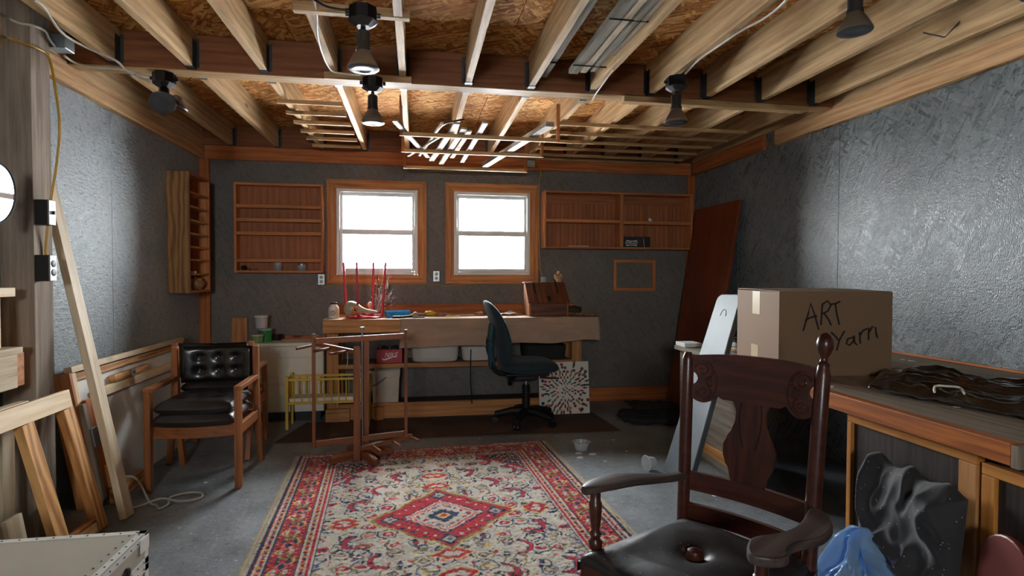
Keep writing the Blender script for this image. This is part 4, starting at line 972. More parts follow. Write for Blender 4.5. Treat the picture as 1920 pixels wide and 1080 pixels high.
tp = pot('clear_pail', 'small clear pail stacked on the green tub', x-.030, 5.30, .6803+.114, .048, .056, .110, 'clear_plastic', 'mattress_white')
G().lathe([(.046, .004), (.052, .06), (.001, .062)], Matrix.Translation((x-.03, 5.30, .6803+.114)), 20).build('contents', 'pink_plastic', tp, smooth=True)
x = at(483, 642, Y=5.19).x; pot('pink_tub', 'small pink and green tub in front of the green tub', x, 5.19, .6803, .044, .052, .068, 'olive_plastic', 'pink_plastic')
x = at(519, 636, Y=5.36).x; pot('black_pot', 'shallow black pot beside the green tub', x, 5.36, .6803, .040, .052, .052, 'black_plastic')
tag(board('wood_scrap', -1.17, -.82, YB-.075, YB-.042, .6803, .710, 'pine_orange'), 'flat orange wood strip at the back of the drawer cabinet', 'wood strip')
tag(plank('short_board', (-1.575, YB-.058, .002), (-1.575, YB-.016, .872), .135, .018, 'bench_pine', up=(0, -1, .05)), 'short pine board standing behind the drawer cabinet', 'board')
# ================================================================ left side
# mirror
t = thing('round_mirror', 'small round shaving mirror with a dark rim left of the timber post', 'mirror', (-1.70, 2.66, 1.60))
Mm = frame((-1.70, 2.66, 1.599), (-.06, 1, 0), None, (1, .06, -.08))
G().lathe([(.001, 0), (.121, 0), (.123, .004), (.001, .0041)], Mm, 48).build('glass', 'mirror_silver', t)
g = G(); ring = [Mm @ Vector((.124*math.cos(2*PI*k/48), .124*math.sin(2*PI*k/48), .003)) for k in range(49)]; g.tube(ring, .006, 8, cap=False).build('rim', 'black_plastic', t, smooth=True)
G().tube([(-1.703, 2.66, 1.599), (-1.903, 2.66, 1.58)], .008, 8).build('bracket', 'dark_metal', t)
# box shelf left of the post
t = thing('box_shelf', 'pine box shelf at the left edge beside the timber post', 'shelf', (-1.83, 2.55, .78))
xa, xb = XL+.001, -1.75
board('top_board', xa, xb, 2.2, 2.852, 1.168, 1.208, 'frame_edge', t); board('upright', xa, xb-.06, 2.60, 2.772, .945, 1.167, 'shelf_pine', t)
board('stile', xb-.059, xb-.02, 2.772, 2.79, .945, 1.167, 'frame_edge', t)
board('ledge', xa, xb+.02, 2.2, 2.862, .915, .944, 'plank_pale', t); board('front_panel', xb-.001, xb+.017, 2.2, 2.83, .766, .914, 'plank_pale', t); board('side_block', xa, xb-.002, 2.80, 2.905, .766, .914, 'shelf_pine', t)
# tall leaning plank
tag(plank('leaning_plank', (-1.472, 3.20, .016), (-1.868, 3.30, 1.74), .078, .036, 'plank_pale', up=(1, 0, .22)), 'tall pale pine plank leaning on the left wall', 'plank')
# framed white panel leaning on the left wall
O = Vector((-1.725, 3.39, .001)); vU = Vector((0, 1, 0)); vV = Vector((-.135, 0, .745)).normalized(); vW = vU.cross(vV)
P = lambda u, v, w: O+vU*u+vV*v+vW*w
t = thing('framed_panel', 'wide white panel in a pine frame leaning on the left wall', 'panel', O)
def fb(nm, u0, v0, u1, v1, wd, w0, w1, mat, par=None): return plank(nm, P(u0, v0, (w0+w1)/2), P(u1, v1, (w0+w1)/2), wd, abs(w1-w0), mat, par or t, up=vW)
LW = 1.50
M_p = frame(P(LW/2, .40, .0), vU, vV); G().box(-LW/2+.02, LW/2-.02, -.40, .32, -.006, .0, M_p).build('white_sheet', 'sheet_white', t, M=M_p)
fb('top_rail', 0, .757, LW, .757, .034, .001, .040, 'frame_edge'); fb('inner_rail', .04, .712, LW-.04, .712, .040, .001, .026, 'frame_pine')
fb('stile', .020, .738, .020, .0, .038, .001, .034, 'frame_edge'); fb('stile', LW-.02, .738, LW-.02, .0, .038, .001, .034, 'frame_pine'); fb('stile', LW-.075, .69, LW-.075, .06, .03, .001, .02, 'frame_pine')
M_s = frame(P(-.0105, .372, -.02), vV, vW); G().box(-.372, .372, -.05, .055, -.010, .010, M_s).build('end_board', 'shelf_pine', t, M=M_s)
fb('middle_rail', .20, .585, LW-.10, .585, .055, .001, .030, 'frame_edge')
# short stick with an outlet, resting on the middle rail
t3 = thing('outlet_stick', 'short pine block with a small outlet lying on the framed panel rail', 'block', P(.6, .64, .02))
plank('block', P(.40, .637, .022), P(.84, .637, .022), .044, .036, 'frame_pine', t3, up=vW)
ctr = P(.62, .637, .042); Mo = frame(ctr, vU, vV); G().box(-.022, .022, -.022, .022, 0, .004, Mo).build('cover_plate', 'outlet_white', t3)
for k in (-.010, .010): G().box(k-.003, k+.003, -.008, .008, .0042, .0055, Mo).build('slot', 'slot_black', t3)
# upright brown board with steel bracket and outlet
t4 = thing('outlet_board', 'upright brown board with a steel bracket and plug below the leaning plank', 'board', P(.18, 0, .05))
fb('plate', .22, .62, .22, .0, .15, .036, .058, 'ply_red', t4) if False else None
fb('panel', .100, .580, .100, .03, .135, .036, .056, 'pine_orange', t4); fb('side_strip', .010, .565, .010, .03, .040, .036, .062, 'old_post', t4)
Mb = frame(P(.085, .375, .0565), vU, vV)
G().box(-.075, .045, -.055, .050, 0, .012, Mb).build('bracket', 'galvanised', t4, bevel=.003); G().box(-.005, .030, -.02, .02, .0125, .020, Mb).build('latch', 'outlet_white', t4, bevel=.002)
fb('outlet_block', .120, .20, .120, .07, .10, .0565, .075, 'frame_pine', t4)
Mo = frame(P(.120, .15, .0755), vU, vV)
for vv in (.018, -.012): G().lathe([(.014, 0), (.014, .004), (.008, .006)], Mo @ Matrix.Translation((-.01, vv, 0)), 14).build('socket', 'slot_black', t4, smooth=True)
pp = P(.110, .138, .085)
cable('grey cord plugged in low and coiled on the floor by the plank', [pp, pp+Vector((.03, .03, -.03)), pp+Vector((.07, .09, -.075)), (-1.45, 3.40, .012), (-1.40, 3.36, .008), (-1.36, 3.30, .008), (-1.34, 3.36, .008), (-1.37, 3.46, .008), (-1.30, 3.52, .008), (-1.22, 3.50, .008), (-1.20, 3.42, .009), (-1.29, 3.38, .014), (-1.40, 3.42, .020), (-1.48, 3.36, .008), (-1.55, 3.30, .008)], .006, 'cable_white')
tag(board('wood_offcut', -1.66, -1.62, 3.42, 3.76, .001, .085, 'frame_pine'), 'pine offcut lying at the foot of the framed panel', 'offcut')
# pine ladder-like frame in the foreground
Of = Vector((-1.565, 3.135, .001)); fU = Vector((0, -1, 0)); fV = Vector((-.135, -.06, .685)).normalized(); fW = fV.cross(fU)
Pf = lambda u, v, w: Of+fU*u+fV*v+fW*w
t = thing('pine_frame', 'large pine frame with two posts leaning in the left foreground', 'frame', Of)
fp = lambda nm, u0, v0, u1, v1, wd, th, mat='frame_pine', w=.02: plank(nm, Pf(u0, v0, w), Pf(u1, v1, w), wd, th, mat, t, up=fW)
fp('stile', .040, .0, .040, .628, .082, .036); fp('stile', .330, .072, .330, .628, .082, .036)
fp('top_rail', .0, .672, 1.1, .672, .085, .038, 'frame_edge'); fp('bottom_rail', .083, .036, 1.1, .036, .070, .036)
fp('foot_block', .14, .037, .285, .037, .06, .03, 'frame_pine', .055)
t = thing('spare_frame', 'second rough frame behind the large pine frame', 'frame', (-1.72, 2.8, 0))
plank('rail', (-1.77, 2.93, .668), (-1.77, 2.0, .668), .04, .04, 'frame_edge', t); plank('post', (-1.765, 2.80, .002), (-1.765, 2.80, .645), .08, .02, 'plank_pale', t, up=(1, 0, 0)); 
tag(plank('wood_offcut', (-1.66, 2.72, .001), (-1.70, 2.72, .23), .10, .022, 'plank_pale', up=(1, 0, .17)), 'short pale offcut standing behind the riveted trunk', 'offcut')
# riveted trunk
t = thing('riveted_trunk', 'white metal-edged riveted trunk in the lower left corner', 'trunk', (-1.3, 1.6, 0))
tx0, tx1, ty0, ty1, tz = -1.70, -.845, 1.42, 1.965, .45
G().box(tx0+.002, tx1-.002, ty0+.002, ty1-.002, .002, .352).build('body', 'trunk_paint', t, bevel=.004); G().box(tx0, tx1, ty0, ty1, .3525, tz).build('lid', 'trunk_paint', t, bevel=.004)
g = G(); e = .022; k = .0015
for q in ((tx1-e, tx1+k, ty0-k, ty1+k, tz-.0005, tz+k), (tx1-.0005, tx1+k, ty0-k, ty1+k, tz-e, tz+k), (tx0, tx1+k, ty1-e, ty1+k, tz-.0005, tz+k), (tx1-.0005, tx1+k, ty0, ty1+k, .352, .372), (tx1-.0005, tx1+k, ty0, ty1+k, .330, .3515), (tx1-.0005, tx1+k, ty1-e, ty1+k, .002, tz)): g.box(*q)
g.build('metal_edging', 'trunk_edge', t, bevel=.0006)
rm = bpy.data.meshes.new('rivet'); gg = G().lathe([(.0030, 0), (.0026, .0012), (.001, .0018)], None, 8); rm.from_pydata(gg.v, [], gg.f); rm.materials.append(M_['lamp_grey'])
Rx = Matrix.Rotation(PI/2, 4, 'Y')
for kq in range(18):
    meshobj('rivet', rm, None, t, Matrix.Translation((tx0+.03+kq*.047, ty1-.011, tz+.0016)))
    if kq < 13:
        y = ty1-.03-kq*.04
        meshobj('rivet', rm, None, t, Matrix.Translation((tx1-.012, y, tz+.0016))); meshobj('rivet', rm, None, t, Matrix.Translation((tx1-.040, y, tz+.0003)))
        meshobj('rivet', rm, None, t, Matrix.Translation((tx1+.0016, y, tz-.012)) @ Rx); meshobj('rivet', rm, None, t, Matrix.Translation((tx1+.0016, y, .362)) @ Rx); meshobj('rivet', rm, None, t, Matrix.Translation((tx1+.0016, y, .341)) @ Rx)
g = G().box(tx1+.0016, tx1+.006, ty1-.055, ty1-.002, tz-.05, tz-.006); g.build('corner_cap', 'trunk_edge', t, bevel=.002)
G().lathe([(.016, 0), (.016, .006), (.008, .010)], Matrix.Translation((tx1+.0016, ty1-.14, .385)) @ Rx, 14).build('lock', 'dark_metal', t, smooth=True)

# ---------------------------------------------------------------- armchairs
def armchair(label, seats):
    t = thing('armchair', label, 'chair', (0, 0, 0), group='pair of tufted black armchairs')
    for s_ in (-1, 1):
        x = s_*.245
        plank('front_leg', (x, -.235, .001), (x, -.232, .582), .036, .042, 'teak', t, up=(0, 1, 0))
        plank('back_leg', (x, .265, .001), (x, .165, .40), .034, .040, 'teak', t, up=(0, 1, .2)); plank('back_post', (x, .166, .4005), (x, .150, .80), .034, .040, 'teak', t, up=(0, 1, 0))
        plank('armrest', (x, -.253, .595), (x, .130, .600), .042, .026, 'teak', t)
        plank('side_rail', (x, -.213, .345), (x, .165, .345), .024, .062, 'teak', t)
    g = G(); n = 14        # bowed front rail
    for i in range(n):
        u0, u1 = -.226+.452*i/n, -.226+.452*(i+1)/n; f_ = lambda u: -.215-.045*(1-(u/.226)**2)
        g.add([(u, f_(u)+d, z) for u in (u0, u1) for d in (0, .022) for z in (.312, .376)], [(0, 1, 3, 2), (4, 6, 7, 5), (0, 4, 5, 1), (2, 3, 7, 6), (0, 2, 6, 4), (1, 5, 7, 3)])
    g.build('front_rail', 'teak', t, M=frame((0, -.23, .34), (1, 0, 0)))
    plank('back_rail', (-.226, .165, .345), (.226, .165, .345), .022, .060, 'teak', t)
    # tufted back pad, bowed
    def pillow(face, edge, nu=45, nv=29):
        g = G()
        for sd in (1, -1): g.grid(lambda u, v: face(u, v, sd, (1-abs(2*u-1)**edge)**.5*(1-abs(2*v-1)**edge)**.5), nu, nv)
        return g
    def pad(u, v, sd, k):
        x = -.218+.436*u; z = .562+.236*v
        tuft = sum(.015*math.exp(-((x-bx)**2+(z-bz)**2)/.0010) for bx in (-.11, 0, .11) for bz in (.725, .640)) if sd > 0 else 0
        puff = .030*k*(1+.10*mn.noise(Vector((x*9, z*9, 2)))) if sd > 0 else .022*k
        return (x, .166+.040*(1-(x/.218)**2)-sd*puff+tuft, z)
    bk = pillow(pad, 8).build('back_pad', 'black_leather', t, smooth='all')
    for bx in (-.11, 0, .11):
        for bz in (.725, .640): G().lathe([(.009, 0), (.008, .004), (.002, .006)], frame((bx, .160+.040*(1-(bx/.218)**2)-.010, bz), (1, 0, 0), None, (0, -1, 0)), 10).build('button', 'black_leather', bk, smooth=True)
    def seatpad(z0, z1, seed, sc_=1.0):
        def fn(u, v, sd, k):
            x = (-.222+.444*u)*sc_; y = -.045+(-.205+.41*v)*sc_
            if y < 0: y -= .040*(1-(x/.23)**2)*min(1, -y/.2)
            zm, h = (z0+z1)/2, (z1-z0)/2
            if sd < 0: return (x, y, zm-h*k)
            tuft = sum(.026*math.exp(-((x-bx)**2+(y-by)**2)/.0011) for bx in (-.1, .1) for by in (-.13, .03))
            return (x, y, zm+k*(h+.016*(1-(x/.22)**2)+.007*mn.noise(Vector((x*9, y*9, seed))))-tuft)
        return pillow(fn, 10)
    for i in range(seats):
        z0 = .377+i*.070; seatpad(z0, z0+.072, 3+i, 1-.03*i).build('seat_cushion', 'dusty_leather', t, smooth='all')
    return t
a1 = armchair('tufted black leather armchair facing the viewer', 2)
def setthing(o, loc, rz):
    """moves a thing built at the origin"""
    T = Matrix.Translation(loc) @ Matrix.Rotation(rz, 4, 'Z')
    def rec(x):
        for ch in [c for c in col.objects if c.parent == x]: MW[ch.name] = T @ MW[ch.name]; rec(ch)
    rec(o); o.matrix_basis = T; MW[o.name] = T
a2 = armchair('second black armchair back to back behind the tufted one', 2)
setthing(a1, (-1.285, 3.815, 0), 0.0); setthing(a2, (-1.385, 4.37, 0), PI+.02)

# ---------------------------------------------------------------- yellow doll crib
t = thing('doll_crib', 'small yellow doll crib in front of the drawer cabinet', 'crib', (-.72, 4.97, 0))
kx0, kx1, ky0, ky1 = -1.038, -.395, 4.860, 5.048; ZT_, ZL = .425, .215
for x in (kx0, kx1):
    for y in (ky0, ky1): G().box(x-.0115, x+.0115, y-.0115, y+.0115, .0, ZT_+.012).build('post', 'yellow_paint', t, bevel=.003)
for y in (ky0, ky1):
    for z in (ZT_-.018, ZL): G().box(kx0+.012, kx1-.012, y-.007, y+.007, z-.010, z+.010).build('long_rail', 'yellow_paint', t, bevel=.002)
    for i in range(1, 11): x = kx0+(kx1-kx0)*i/11; G().tube([(x, y, ZL+.0102), (x, y, ZT_-.0282)], .0045, 8).build('bar', 'yellow_paint', t, smooth=True)
for x in (kx0, kx1):
    for z in (ZT_-.018, ZL): G().box(x-.007, x+.007, ky0+.012, ky1-.012, z-.010, z+.010).build('end_rail', 'yellow_paint', t, bevel=.002)
    for i in range(1, 5): y = ky0+(ky1-ky0)*i/5; G().tube([(x, y, ZL+.0102), (x, y, ZT_-.0282)], .0045, 8).build('bar', 'yellow_paint', t, smooth=True)
G().box(kx0+.010, kx1-.010, ky0+.0085, ky1-.0085, ZL-.004, ZL+.002).build('base', 'yellow_paint', t)
tag(G().box(kx0+.014, kx1-.014, ky0+.010, ky1-.010, ZL+.0025, ZL+.038).build('doll_mattress', 'mattress_white', bevel=.008), 'white doll mattress lying in the yellow crib', 'mattress')

# ---------------------------------------------------------------- skein winder
t = thing('skein_winder', 'tall wooden skein winder with pegged arms standing on the rug', 'skein winder', (-.42, 3.93, 0))
yw = 3.95; q = lambda px, py, y=yw: at(px, py, Y=y)
sw = lambda nm, a, b, wd, th, up=None: plank(nm, a, b, wd, th, 'swift_wood', t, up=up, bevel=.002)
zf = .012
# stand: front post, back post
pa, pb = q(669, 645, 3.90), q(669, 866, 3.90); xf = pa.x
sw('front_post', (xf, 3.90, .026), (xf, 3.90, .795), .044, .026, up=(0, 1, 0))
xr = at(686, 700, Y=4.04).x
sw('back_post', (xr, 4.04, .10), (xr, 4.04, .815), .040, .024, up=(0, 1, 0))
G().tube([((xf+xr)/2+.004, 3.985, .08), ((xf+xr)/2+.004, 3.985, .90)], .006, 10).build('spindle', 'steel', t, smooth=True)
G().tube([((xf+xr)/2+.004, 3.985, .9005), ((xf+xr)/2+.004, 3.985, .912)], .014, 12).build('wing_nut', 'steel', t, smooth=True)
# reel frame (turns about the spindle)
cxm = (xf+xr)/2+.004; lx, rx = q(588, 640, 3.97).x, q(761, 630, 3.99).x
zt0, zt1 = q(588, 640, 3.97).z, q(761, 630, 3.99).z
zl, zr = q(588, 838, 3.97).z, q(761, 818, 3.99).z
sw('top_bar', (lx+.012, 3.975, zt0), (rx-.012, 3.995, zt1), .022, .038); sw('bottom_bar', (lx+.012, 3.972, zl+.02), (rx-.012, 3.992, zr+.02), .022, .038)
sw('upright', (lx, 3.97, zl-.005), (lx, 3.97, zt0+.05), .022, .022, up=(0, 1, 0)); sw('upright', (rx, 3.99, zr-.0), (rx, 3.99, zt1+.045), .022, .022, up=(0, 1, 0))
# upper pegged arm, to the left and back
a0 = Vector((xf-.022, 3.93, .752)); a1_ = q(592, 645, 4.06)
sw('upper_arm', a0, a1_, .022, .028)
for px, py, ex, ey in ((592, 647, 556, 654), (622, 650, 588, 659), (652, 655, 618, 664)):
    k = (px-663)/(592-663); b = a0+(a1_-a0)*k+Vector((0, 0, -.004)); e_ = at(ex, ey, Y=b.y-.13); G().tube([b+(b-e_)*.03, e_], .0095, 8).build('peg', 'swift_wood', t, smooth=True)
# lower pegged arm, to the right and back
a0 = Vector((xf+.022, 3.875, q(672, 841, 3.88).z)); a1_ = q(773, 817, 4.03)
sw('lower_arm', a0, a1_, .022, .030)
for px, py, ex, ey in ((768, 818, 785, 826), (733, 828, 750, 836), (695, 838, 713, 846)):
    k = (px-672)/(773-672); b = a0+(a1_-a0)*k; e_ = at(ex, ey, Y=b.y-.14); G().tube([b+(b-e_)*.05, e_], .0095, 8).build('peg', 'swift_wood', t, smooth=True)
# four splayed feet
hub = Vector((xf+.006, 3.955, .05)); G().box(hub.x-.032, hub.x+.032, 3.915, 4.027, .035, .10).build('hub', 'swift_wood', t, bevel=.003)
for ex, ey, sgn in ((at(620, 866, Z=.03).x, 3.86, 0), (at(704, 874, Z=.03).x, 3.80, 1), (at(735, 850, Z=.03).x, 4.03, 2), (at(655, 842, Z=.03).x, 4.14, 3)):
    d = Vector((ex, ey, 0))-Vector((hub.x, hub.y, 0)); L = d.length; d.normalize(); s_ = Vector((-d.y, d.x, 0))
    Mq = frame(hub+d*.02+s_*.015-Vector((0, 0, .05)), d, (0, 0, 1))
    ft = G().prism([(0, .036), (L-.02, .018), (L-.02, .058), (L*.45, .088), (0, .088)], .030, Mq).build('foot', 'swift_wood', t, M=Mq, bevel=.002)
    pe = Mq @ Vector((L-.045, .017, .015)); G().tube([(pe.x, pe.y, zf), (pe.x, pe.y, pe.z)], .012, 10).build('pad', 'rubber', ft)
tag(G().tube(curve_pts([at(651, 660, Y=3.93), at(652, 672, Y=3.93), at(651, 683, Y=3.93), at(649, 690, Y=3.93)]), .0025, 6).build('yarn_end', 'rope_tan', smooth=True), 'loose yarn end hanging from the skein winder arm', 'yarn')

# ---------------------------------------------------------------- floor litter
def cup(label, x, y, r, h, M=None, lying=False):
    t = thing('plastic_cup', label, 'cup', (x, y, 0)); T = M or Matrix.Translation((x, y, .0005))
    G().lathe([(r*.72, 0), (r*.95, h*.92), (r*.95, h), (r*.92, h), (r*.70, .002), (.001, .002)], T, 28).build('body', 'clear_plastic', t, smooth=True)
    G().lathe([(r*.95, h*.94), (r*1.08, h*.97), (r*1.08, h), (r*.93, h)], T, 28, cap=False).build('rim', 'mattress_white', t, smooth=True)
p = at(1092, 845, Z=0); cup('clear plastic cup standing on the floor right of the rug', p.x, p.y+.03, .062, .058)
p = at(1232, 884, Z=0); cup('white cup lying tipped against the leaning grey plank', p.x-.02, p.y+.03, .048, .06, frame((p.x-.005, p.y+.04, .048), (0, 0, 1), None, (-.9, -.2, .15)))
rnd = random.Random(11)
for k, (px, py, s_) in enumerate(((1085, 850, .035), (1110, 852, .04), (1088, 858, .03), (1135, 865, .014), (1120, 902, .018), (1060, 870, .012), (1175, 846, .012), (1340, 930, .02), (385, 905, .015), (1150, 825, .016), (900, 822, .012))):
    p = at(px, py, Z=0)
    pts = [(s_*rnd.uniform(.5, 1.1)*math.cos(a), s_*rnd.uniform(.4, .9)*math.sin(a)) for a in [2*PI*j/7 for j in range(7)]]
    lab = ('white flake right against the clear cup', 'broad white flake right of the clear cup', 'white flake in front of the clear cup', 'small flake between the clear cup and the rocking chair', 'pale flake near the rug edge behind the chair arm', 'tiny flake between the rug and the clear cup', 'tiny flake near the corner of the brown mat', 'flake under the back rails of the rocking chair', 'flake beside the armchair front legs', 'small flake between the brown mat and the clear cup', 'tiny flake at the front edge of the brown mat')[k]
    tag(G().prism(pts, .0015, Matrix.Translation((p.x, p.y, .0004))).build('paint_flake', 'paper_white'), lab, 'flake', 'paint flakes on the floor')
# ================================================================ rug
RW, RL, RC, RA = .895, 1.20, (.142, 2.975), .055
def make_rug():
    st = .0048; nx, ny = int(2*RW/st)+1, int(2*RL/st)+1
    xs_ = np.linspace(-RW, RW, nx); ys_ = np.linspace(-RL, RL, ny); X, Y = np.meshgrid(xs_, ys_, indexing='ij')
    rg = np.random.default_rng(3)
    def sm(a, k):
        for _ in range(k): a = (a+np.roll(a, 1, 0)+np.roll(a, -1, 0)+np.roll(a, 1, 1)+np.roll(a, -1, 1))/5
        return a
    w1, w2 = sm(rg.normal(size=X.shape), 10), sm(rg.normal(size=X.shape), 10)
    w1 *= .004/w1.std(); w2 *= .004/w2.std()
    Xw, Yw = X+w1, Y+w2; ax_, ay_ = np.abs(Xw), np.abs(Yw)
    C = {k: np.array(lin(v)[:3]) for k, v in dict(cream=(194, 187, 174), red=(176, 34, 48), dred=(132, 26, 42), pink=(206, 92, 92), navy=(44, 52, 84), blue=(88, 100, 130), olive=(138, 122, 78), gold=(206, 178, 108), brown=(112, 84, 64), sand=(180, 168, 146)).items()}
    col_ = np.empty(X.shape+(3,)); col_[:] = C['cream']
    def put(m, c): col_[m] = C[c]
    ell = lambda cx, cy, rx, ry, t=0: (((ax_-cx)*math.cos(t)+(ay_-cy)*math.sin(t))/rx)**2+((-(ax_-cx)*math.sin(t)+(ay_-cy)*math.cos(t))/ry)**2 < 1
    dia = lambda cx, cy, rx, ry: np.abs(ax_-cx)/rx+np.abs(ay_-cy)/ry < 1
    def seg(x0, y0, x1, y1, wd):
        dx, dy = x1-x0, y1-y0; L2 = dx*dx+dy*dy; tt = np.clip(((ax_-x0)*dx+(ay_-y0)*dy)/L2, 0, 1); return np.hypot(ax_-x0-tt*dx, ay_-y0-tt*dy) < wd
    def arc(cx, cy, r, a0, a1, wd, c, n=7):
        p = [(cx+r*math.cos(a0+(a1-a0)*k/n), cy+r*math.sin(a0+(a1-a0)*k/n)) for k in range(n+1)]
        m = np.zeros(X.shape, bool)
        for (x0, y0), (x1, y1) in zip(p[:-1], p[1:]): m |= seg(x0, y0, x1, y1, wd)
        put(m, c)
    def flower(cx, cy, r, c1, c2):
        put(ell(cx, cy, r*1.15, r*.85), c1)
        for k in range(6):
            a = k*PI/3; put(ell(cx+r*.75*math.cos(a), cy+r*.6*math.sin(a), r*.38, r*.3), c1)
        put(ell(cx, cy, r*.42, r*.34), c2)
    IX, IY = RW-.275, RL-.275     # field half sizes
    pr = random.Random(21)
    # field: vines, flowers, leaves in one quadrant, mirrored
    for gx in np.arange(.04, IX, .112):
        for gy in np.arange(.05, IY, .104):
            x, y = gx+pr.uniform(-.03, .03), gy+pr.uniform(-.03, .03); k = pr.random()
            arc(x, y, pr.uniform(.03, .055), pr.uniform(0, 6), pr.uniform(6.5, 9.5), .0042, pr.choice(['navy', 'navy', 'blue', 'olive', 'brown']))
            if k < .42: flower(x, y, pr.uniform(.018, .030), pr.choice(['red', 'pink', 'red', 'dred']), pr.choice(['cream', 'gold', 'navy']))
            elif k < .62: put(ell(x, y, .034, .012, pr.uniform(0, 3)), 'navy'); put(ell(x, y, .016, .005), 'cream')
            elif k < .8:
                t_ = pr.uniform(0, 3); put(ell(x, y, .040, .011, t_), 'olive'); put(ell(x+.02, y+.015, .020, .008, t_+1), 'gold')
            else: put(dia(x, y, .034, .026), 'brown'); put(dia(x, y, .022, .016), 'sand')
    for _ in range(200):
        x, y = pr.uniform(0, IX), pr.uniform(0, IY); put(ell(x, y, pr.uniform(.006, .016), pr.uniform(.004, .008), pr.uniform(0, 3)), pr.choice(['navy', 'blue', 'red', 'olive', 'pink', 'gold', 'brown']))
    for cx, cy in ((.30, .42), (.42, .22), (.18, .62), (.46, .62), (.33, .80)):
        arc(cx, cy, .065, -1.2, 1.7, .014, 'navy'); arc(cx, cy, .066, -1.0, 1.5, .009, 'red')
    for cx, cy in ((.02, .42), (.02, .60), (.50, .02)):
        put(dia(cx, cy, .085, .060), 'gold'); put(dia(cx, cy, .075, .050), 'red'); put(dia(cx, cy, .035, .022), 'cream')
    # spandrels in the corners
    sp = (ax_-IX)/.30+(ay_-IY)/.36 > -1.0+.10*np.sin(ax_*70)*np.cos(ay_*60)
    put(sp, 'red'); sp2 = (ax_-IX)/.26+(ay_-IY)/.31 > -1.0+.10*np.sin(ax_*70+1)
    put(sp2, 'navy'); put(sp2 & (np.sin(ax_*95)*np.sin(ay_*85) > .45), 'red'); put(sp2 & (np.sin(ax_*120+2)*np.sin(ay_*105+1) > .62), 'gold'); put(sp2 & (np.sin(ax_*105+4)*np.sin(ay_*98+3) > .62), 'cream')
    # medallion
    sten = .03*np.round(3*np.sin(np.arctan2(ay_, ax_)*8))/3
    md = ax_/.335+ay_/.335
    put(md < 1.16+sten, 'gold'); put(md < 1.12+sten, 'olive'); put(md < 1.07+sten, 'red')
    put((md < 1.0) & (np.sin(ax_*75)*np.sin(ay_*75) > .80), 'cream'); put((md > .74) & (md < 1.0) & (np.sin(ax_*60+1)*np.sin(ay_*60+1) > .72), 'navy')
    ir = ax_/.205+ay_/.20
    put(ir < 1.12, 'navy'); put((ir < 1.12) & (np.sin((ax_-ay_)*160) > .2), 'red'); put(ir < 1.0, 'cream'); put((ir < .92) & (ir > .84), 'pink')
    put((ir < .8) & (np.sin(ax_*110)*np.sin(ay_*110) > .55), 'blue'); put((ir < .8) & (np.sin(ax_*90+2)*np.sin(ay_*90+1) > .7), 'red')
    put(ax_/.085+ay_/.08 < 1, 'navy'); put(ax_/.045+ay_/.04 < 1, 'gold'); put(ax_/.022+ay_/.02 < 1, 'red')
    for cx, cy in ((.275, 0), (0, .275)):
        put(dia(cx, cy, .055, .055), 'navy'); put(dia(cx, cy, .036, .036), 'sand'); put(dia(cx, cy, .016, .016), 'blue')
    # borders
    d = np.minimum(RW-np.abs(X)-.028, RL-np.abs(Y))
    horiz = (RL-np.abs(Y)) < (RW-np.abs(X)-.028)
    s_ = np.where(horiz, Xw, Yw)
    def band(a, b): return (d >= a) & (d < b)
    put(d < .262, 'navy')
    put(band(.012, .020), 'red')
    for a, b in ((.020, .058), (.198, .236)):
        m = band(a, b); put(m, 'cream'); c_ = (a+b)/2
        ph = (s_/.052) % 1; tri = np.abs(ph-.5)*2
        put(m & (np.abs((d-c_)/.016) < tri), 'red'); put(m & (np.abs((d-c_)/.012)+np.abs(ph-.5)*5 < 1), 'navy'); put(m & ((ph < .09) | (ph > .91)), 'gold')
    put(band(.058, .066), 'navy'); put(band(.190, .198), 'navy'); put(band(.236, .248), 'red'); put(band(.248, .256), 'cream')
    m = band(.066, .190); put(m, 'red'); c_ = .128; pr2 = (s_/.19) % 1; v_ = (d-c_)/.062
    put(m & (np.abs(v_-.75*np.sin(pr2*2*PI)) < .10), 'gold')
    for o_, cc, r_ in ((.25, 'navy', .30), (.75, 'cream', .32), (.02, 'pink', .26), (.5, 'olive', .24)):
        k = ((pr2-o_+.5) % 1-.5)*.19/.062; v0 = 0 if o_ in (.25, .75) else .0
        put(m & ((k/1.15)**2+(v_-v0)**2 < r_), cc); put(m & ((k/1.15)**2+(v_-v0)**2 < r_*.25), 'red' if cc != 'pink' else 'navy')
    put(m & (np.sin(s_*210)*np.cos(v_*7) > .72), 'navy'); put(m & (np.sin(s_*170+2)*np.cos(v_*6+2) > .8), 'gold')
    put(np.abs(X) > RW-.028, 'sand')
    # wool: pile height and small colour scatter
    nz = sm(rg.normal(size=X.shape), 1); nz /= nz.std(); n3 = sm(rg.normal(size=X.shape), 30); n3 /= n3.std()
    col_ *= (1+.10*nz+.05*n3)[..., None]; col_ = np.clip(col_, .003, .95)
    Z = .0075+.0016*nz+.0006*n3; edge = np.clip(np.minimum(RW-np.abs(X), RL-np.abs(Y))/.01, 0, 1); Z = .0012+(Z-.0012)*edge
    V = np.stack([X, Y, Z], -1).reshape(-1, 3)
    i = np.arange(nx*ny).reshape(nx, ny); F = np.stack([i[:-1, :-1], i[1:, :-1], i[1:, 1:], i[:-1, 1:]], -1).reshape(-1, 4)
    me = bpy.data.meshes.new('rug'); me.vertices.add(len(V)); me.vertices.foreach_set('co', V.ravel().astype(np.float32))
    me.loops.add(F.size); me.loops.foreach_set('vertex_index', F.ravel().astype(np.int32)); me.polygons.add(len(F))
    me.polygons.foreach_set('loop_start', np.arange(0, F.size, 4, dtype=np.int32)); me.polygons.foreach_set('loop_total', np.full(len(F), 4, dtype=np.int32))
    me.update(calc_edges=True)
